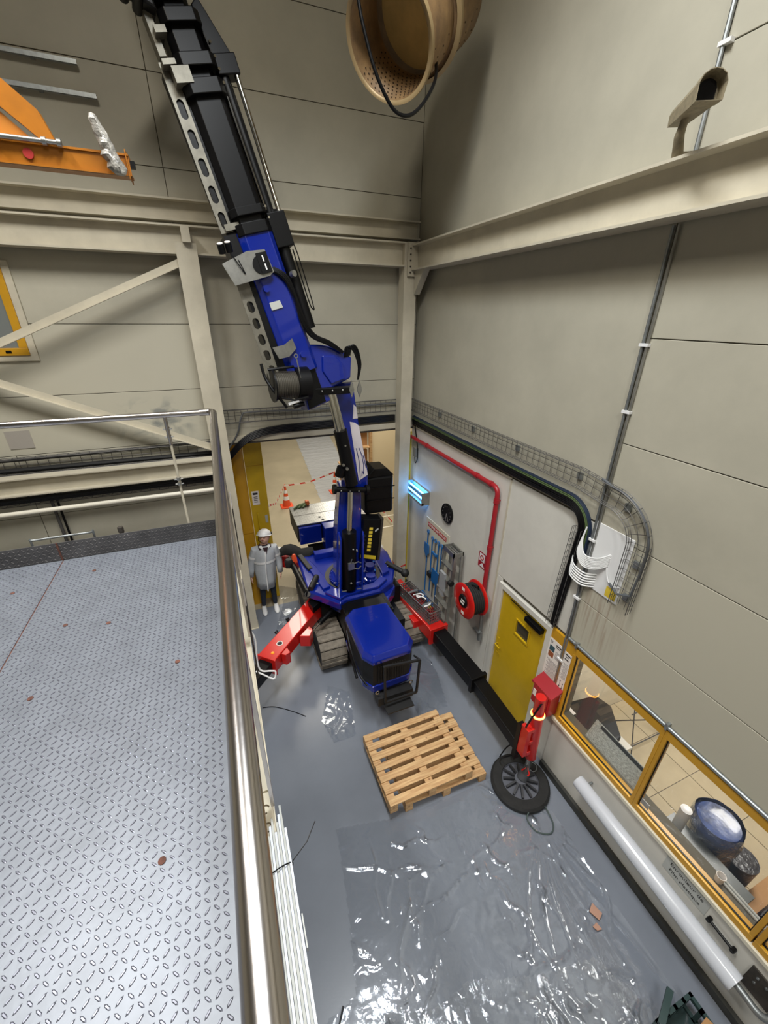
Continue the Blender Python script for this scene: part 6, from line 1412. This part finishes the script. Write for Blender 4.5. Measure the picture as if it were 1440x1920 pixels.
for i in range(7):
    t = i / 6; c = V((0.66, 7.10, 1.28)).lerp(V((1.28, 6.92, 1.28)), t) + V((0, 0, 0.05 * math.sin(t * 7))); w = 0.05 + 0.13 * math.sin(PI * min(1, t * .8 + .12))
    rings.append([c + V((rr.uniform(-.02, .02), math.cos(2 * PI * k / 12) * w * rr.uniform(.8, 1.2), math.sin(2 * PI * k / 12) * w * 0.6 * rr.uniform(.7, 1.2))) for k in range(12)])
MB().loft(rings).build('cloth', mat('black_cloth', (22, 22, 22), 0.9), gl_)
b = MB(); b.loft([[V((0.87 + x * w, 6.70 + y * w, z)) for x, y in ((-1, -1), (1, -1), (1, 1), (-1, 1))] for z, w in ((1.26, .05), (1.36, .045), (1.42, .02))]); tag(b.build('orange_glove', orange_m), 'small orange glove tip beside the black cloth on the crane deck', 'glove')
b = MB(); b.loft([[V((0.76 + x * w, 6.66 + y * w, z)) for x, y in ((-1, -.6), (0, -1), (1, -.6), (1, .6), (0, 1), (-1, .6))] for z, w in ((1.20, .07), (1.30, .08), (1.36, .05))]); tag(b.build('rounded_cover', blackmatt_m), 'dark rounded cap piece left of the orange glove', 'cap')
rp_ = MB(); rp_.tube(sp([(-0.14, 4.55, 1.55), (-0.09, 4.62, 1.62), (-0.04, 4.62, 1.45), (-0.06, 4.58, 1.1), (-0.03, 4.55, 0.93), (0.10, 4.52, 0.90), (0.16, 4.50, 0.88), (0.12, 4.46, 0.80), (0.0, 4.50, 0.88), (-0.1, 4.54, 0.95)]), 0.012, 8)
tag(rp_.build('white_rope', white_p), 'loop of white rope hanging at the end of the left red outrigger', 'rope')
ye = MB(); ye.lathe((3.24, 5.55, 0.0), (0, 0, 1), [(0.06, 0), (0.07, 0.02), (0.05, 0.30), (0.0, 0.30)], 16); ye.lathe((3.24, 5.55, 0.30), (0, 0, 1), [(0.045, 0), (0.04, 0.07), (0.015, 0.10), (0, 0.10)], 16, mi=1)
tag(ye.build('floor_marker', [black_m, yellowlab_m]), 'small black marker with a yellow top at the foot of the tool board', 'marker')

# ================================================================== PERSON
pr = thing('person', 'standing person in white disposable coat, white helmet and jeans beside the yellow door', 'person', (0.33, 7.08, 0))
J = {}
def sk(nodes, edges, name):
    me = bpy.data.meshes.new(name); names = list(nodes)
    me.from_pydata([tuple(V(nodes[n][0]) - ORI[pr.name]) for n in names], [(names.index(a), names.index(c)) for a, c in edges], [])
    o = bpy.data.objects.new(name, me); COL.objects.link(o)
    mod = o.modifiers.new('s', 'SKIN'); mod.use_smooth_shade = True
    for i, n in enumerate(names):
        r = nodes[n][1]; sv = me.skin_vertices[0].data[i]; sv.radius = r if isinstance(r, tuple) else (r, r); sv.use_root = (i == 0)
    mod2 = o.modifiers.new('b', 'SUBSURF'); mod2.levels = 2; mod2.render_levels = 2
    dg = bpy.context.evaluated_depsgraph_get(); m2 = bpy.data.meshes.new_from_object(o.evaluated_get(dg)); bpy.data.objects.remove(o)
    m2.name = name; r_ = bpy.data.objects.new(name, m2); COL.objects.link(r_); r_.parent = pr; ORI[r_.name] = ORI[pr.name]
    return r_
N = {'pelvis': ((0.34, 7.10, 0.98), (0.14, 0.11)), 'waist': ((0.35, 7.10, 1.13), (0.13, 0.10)), 'chest': ((0.37, 7.10, 1.33), (0.16, 0.12)), 'collar': ((0.385, 7.10, 1.46), (0.10, 0.09)),
     'neck': ((0.39, 7.09, 1.55), 0.055), 'jaw': ((0.39, 7.06, 1.62), 0.066), 'head': ((0.40, 7.07, 1.70), 0.088), 'crown': ((0.41, 7.10, 1.76), 0.07),
     'hipL': ((0.26, 7.10, 0.92), 0.095), 'kneeL': ((0.24, 7.08, 0.50), 0.064), 'ankL': ((0.22, 7.10, 0.09), 0.045),
     'hipR': ((0.43, 7.10, 0.92), 0.095), 'kneeR': ((0.44, 7.08, 0.50), 0.064), 'ankR': ((0.45, 7.10, 0.09), 0.045),
     'shL': ((0.20, 7.10, 1.43), 0.062), 'elL': ((0.10, 7.12, 1.14), 0.045), 'wrL': ((0.06, 7.06, 0.89), 0.030),
     'shR': ((0.55, 7.10, 1.42), 0.062), 'elR': ((0.62, 7.12, 1.13), 0.045), 'wrR': ((0.62, 7.05, 0.88), 0.030)}
E_ = [('pelvis', 'waist'), ('waist', 'chest'), ('chest', 'collar'), ('collar', 'neck'), ('neck', 'jaw'), ('jaw', 'head'), ('head', 'crown'), ('pelvis', 'hipL'), ('hipL', 'kneeL'), ('kneeL', 'ankL'),
      ('pelvis', 'hipR'), ('hipR', 'kneeR'), ('kneeR', 'ankR'), ('collar', 'shL'), ('shL', 'elL'), ('elL', 'wrL'), ('collar', 'shR'), ('shR', 'elR'), ('elR', 'wrR')]
for sd_, sg in (('L', -1), ('R', 1)):
    w = V(N['wr' + sd_][0]); N['palm' + sd_] = (w + V((0.0, -0.01, -0.05)), (0.026, 0.032)); E_.append(('wr' + sd_, 'palm' + sd_))
    for k, (dy, L_) in enumerate(((-0.030, .068), (-0.010, .078), (0.010, .074), (0.030, .058))):
        a = w + V((0, -0.01 + dy, -0.085)); b_ = a + V((-sg * 0.005, -0.004, -L_ * .5)); c_ = b_ + V((-sg * 0.014, -0.006, -L_ * .45))
        N['f%s%d0' % (sd_, k)] = (a, 0.010); N['f%s%d1' % (sd_, k)] = (b_, 0.009); N['f%s%d2' % (sd_, k)] = (c_, 0.007)
        E_ += [('palm' + sd_, 'f%s%d0' % (sd_, k)), ('f%s%d0' % (sd_, k), 'f%s%d1' % (sd_, k)), ('f%s%d1' % (sd_, k), 'f%s%d2' % (sd_, k))]
    N['t%s0' % sd_] = (w + V((-sg * .012, -0.045, -0.05)), 0.011); N['t%s1' % sd_] = (w + V((-sg * .02, -0.062, -0.085)), 0.009)
    E_ += [('palm' + sd_, 't%s0' % sd_), ('t%s0' % sd_, 't%s1' % sd_)]
body = sk(N, E_, 'body')
for m_ in (skin_m, denim_m, shirt_m): body.data.materials.append(m_)
for p in body.data.polygons:
    z = p.center.z; x = p.center.x
    p.material_index = 0
    if z < 0.98 and abs(x) < 0.24 or z < 0.60: p.material_index = 1
    elif z < 1.545 and not (abs(x) > 0.2 and z < 0.92): p.material_index = 2
    if abs(x) > 0.2 and 0.6 < z < 0.92: p.material_index = 0
# face: tilted up and to the left
hd = V((0.40, 7.07, 1.70)); fw = V((-0.35, -0.85, 0.30)).normalized(); rt = fw.cross(V((0, 0, 1))).normalized(); up_ = rt.cross(fw)
b = MB(); b.sphere(hd - up_ * 0.012, 0.116, 24, 16, sc=(0.80, 0.92, 1.06)); b.build('face', skin_m, pr)
MB().loft([[hd + fw * (0.10 + h) + rt * x + up_ * y for x, y in ((-0.016, -0.03), (0.016, -0.03), (0.006, 0.02), (-0.006, 0.02))] for h, _ in ((0.0, 0), (0.018, 0))]).build('nose', skin_m, pr)
for sx in (-0.034, 0.034):
    MB().sphere(hd + fw * 0.098 + rt * sx + up_ * 0.02, 0.012, 10, 8).build('eye', white_p, pr); MB().sphere(hd + fw * 0.108 + rt * sx + up_ * 0.02, 0.0055, 8, 6).build('pupil', ink_m, pr)
    MB().beam(hd + fw * 0.10 + rt * (sx - .016) + up_ * 0.042, hd + fw * 0.10 + rt * (sx + .016) + up_ * 0.042, 0.006, 0.005).build('eyebrow', hair_m, pr)
    MB().sphere(hd + rt * (0.088 if sx > 0 else -0.088) - fw * 0.005, 0.026, 10, 8, sc=(0.45, 0.9, 1.2)).build('ear', skin_m, pr)
MB().beam(hd + fw * 0.098 + rt * -0.022 - up_ * 0.052, hd + fw * 0.098 + rt * 0.022 - up_ * 0.052, 0.008, 0.007).build('mouth', mat('lips', (150, 84, 78), 0.5), pr)
b = MB(); b.sphere(hd - fw * 0.034 + up_ * 0.005, 0.112, 20, 12, sc=(0.84, 0.88, 1.0), z0=-0.6); b.build('hair', hair_m, pr)
# glasses
b = MB()
for sx in (-0.034, 0.034): b.torus(hd + fw * 0.114 + rt * sx + up_ * 0.018, fw, 0.024, 0.0022, 16, 5)
b.build('glasses', hair_m, pr)
# helmet
a_, b__, _ = frame_from(up_); b = MB(); hc_ = hd + up_ * 0.045 - fw * 0.01; prof = []
for k in range(9): t = PI / 2 * k / 8; prof.append((0.128 * math.cos(t), 0.11 * math.sin(t)))
b.lathe(hc_, up_, prof, 32); b.lathe(hc_, up_, [(0.128, 0.0), (0.145, -0.006), (0.145, -0.010), (0.128, -0.006)], 32)
b.loft([[hc_ + fw * f + rt * x - up_ * (0.004 + h) for f, x in ((0.10, -0.09), (0.165, -0.05), (0.175, 0.0), (0.165, 0.05), (0.10, 0.09))] for h in (0, 0.006)])
for sx in (-0.03, 0.03): b.tube([hc_ + fw * (0.11 * math.cos(t)) + rt * sx + up_ * (0.108 * math.sin(t)) for t in [PI * k / 10 for k in range(1, 10)]], 0.006, 6)
b.build('helmet', white_p, pr)
MB().box(0.515, 0.555, 7.06, 7.12, 1.73, 1.77).build('ear_lamp', blackmatt_m, pr, bevel=0.01)
b = MB(); b.tube([hc_ + rt * 0.11 - fw * .02, hd + rt * 0.10 + fw * .03 - up_ * .07, hd + fw * 0.06 - up_ * 0.12, hd - rt * 0.08 + fw * .03 - up_ * .06], 0.006, 5); b.build('chin_strap', black_m, pr)
# coat
def ell(cx, cy, z, rx, ry, n=32, wob=0.0, ph=0): return [V((cx + rx * math.cos(2 * PI * k / n) * (1 + wob * math.sin(5 * 2 * PI * k / n + ph)), cy + ry * math.sin(2 * PI * k / n) * (1 + wob * math.sin(7 * 2 * PI * k / n + ph)), z)) for k in range(n)]
b = MB(); b.loft([ell(0.33, 7.09, 0.58, 0.175, 0.14, wob=.09), ell(0.335, 7.09, 0.75, 0.19, 0.148, wob=.06, ph=1), ell(0.34, 7.09, 0.98, 0.205, 0.155, wob=.04, ph=2), ell(0.355, 7.09, 1.18, 0.205, 0.15, wob=.03), ell(0.37, 7.09, 1.32, 0.215, 0.15, wob=.02), ell(0.375, 7.09, 1.43, 0.195, 0.125), ell(0.38, 7.09, 1.49, 0.12, 0.095), ell(0.385, 7.09, 1.525, 0.085, 0.075)], caps=False)
for sd_, sg in (('L', -1), ('R', 1)):
    s0, e0_, w0 = V(N['sh' + sd_][0]), V(N['el' + sd_][0]), V(N['wr' + sd_][0])
    b.tube([s0 - V((sg * .10, 0, -.0)), s0, s0.lerp(e0_, .5), e0_, e0_.lerp(w0, .5), w0 - V((0, 0, .01))], [0.085, 0.088, 0.078, 0.07, 0.062, 0.052], 16, caps=False)
b.build('coat', coat_m, pr, solid=0.003)
b = MB(); b.tube(sp([(0.385, 6.995, 1.50), (0.37, 6.930, 1.36), (0.355, 6.932, 1.18), (0.34, 6.922, 0.98), (0.335, 6.918, 0.75), (0.33, 6.912, 0.57)]), 0.012, 6); b.build('coat_placket', reflect_m, pr)
b = MB()
for z0 in (1.20,):
    r0_ = ell(0.355, 7.09, z0 - .025, 0.213, 0.158, 32); r1_ = ell(0.355, 7.09, z0 + .025, 0.213, 0.158, 32); b.loft([r0_, r1_], caps=False)
for sd_, sg in (('L', -1), ('R', 1)):
    s0, e0_ = V(N['sh' + sd_][0]), V(N['el' + sd_][0]); b.tube([s0.lerp(e0_, .42), s0.lerp(e0_, .58)], [0.083, 0.081], 16, caps=False)
b.build('reflective_band', reflect_m, pr)
b = MB()
for sg in (-1, 1): b.loft([[V((0.385 + sg * x, y, z)) for x, y, z in ((0.02, 6.99, 1.46), (0.07, 7.0, 1.50), (0.11, 7.02, 1.54), (0.06, 7.02, 1.55))], [V((0.385 + sg * x, y, z)) for x, y, z in ((0.02, 6.98, 1.45), (0.07, 6.99, 1.49), (0.11, 7.01, 1.53), (0.06, 7.01, 1.54))]])
b.build('coat_collar', white_p, pr)
b = MB(); b.prism([(0.34, 6.965, 1.52), (0.44, 6.965, 1.52), (0.39, 6.94, 1.38)], (0, 0.01, 0)); b.build('sweater_front', shirt_m, pr)
for sx in (0.215, 0.455):
    b = MB(); rings = []
    for (y, w, h) in ((7.15, .035, .07), (7.10, .045, .11), (7.03, .048, .09), (6.96, .050, .065), (6.90, .042, .05), (6.87, .02, .03)): rings.append([V((sx + w * math.cos(t), y, max(0.004, 0.004 + h * (0.5 + 0.5 * math.sin(t))))) for t in [2 * PI * k / 14 for k in range(14)]])
    b.loft(rings); b.build('shoe', white_p, pr)
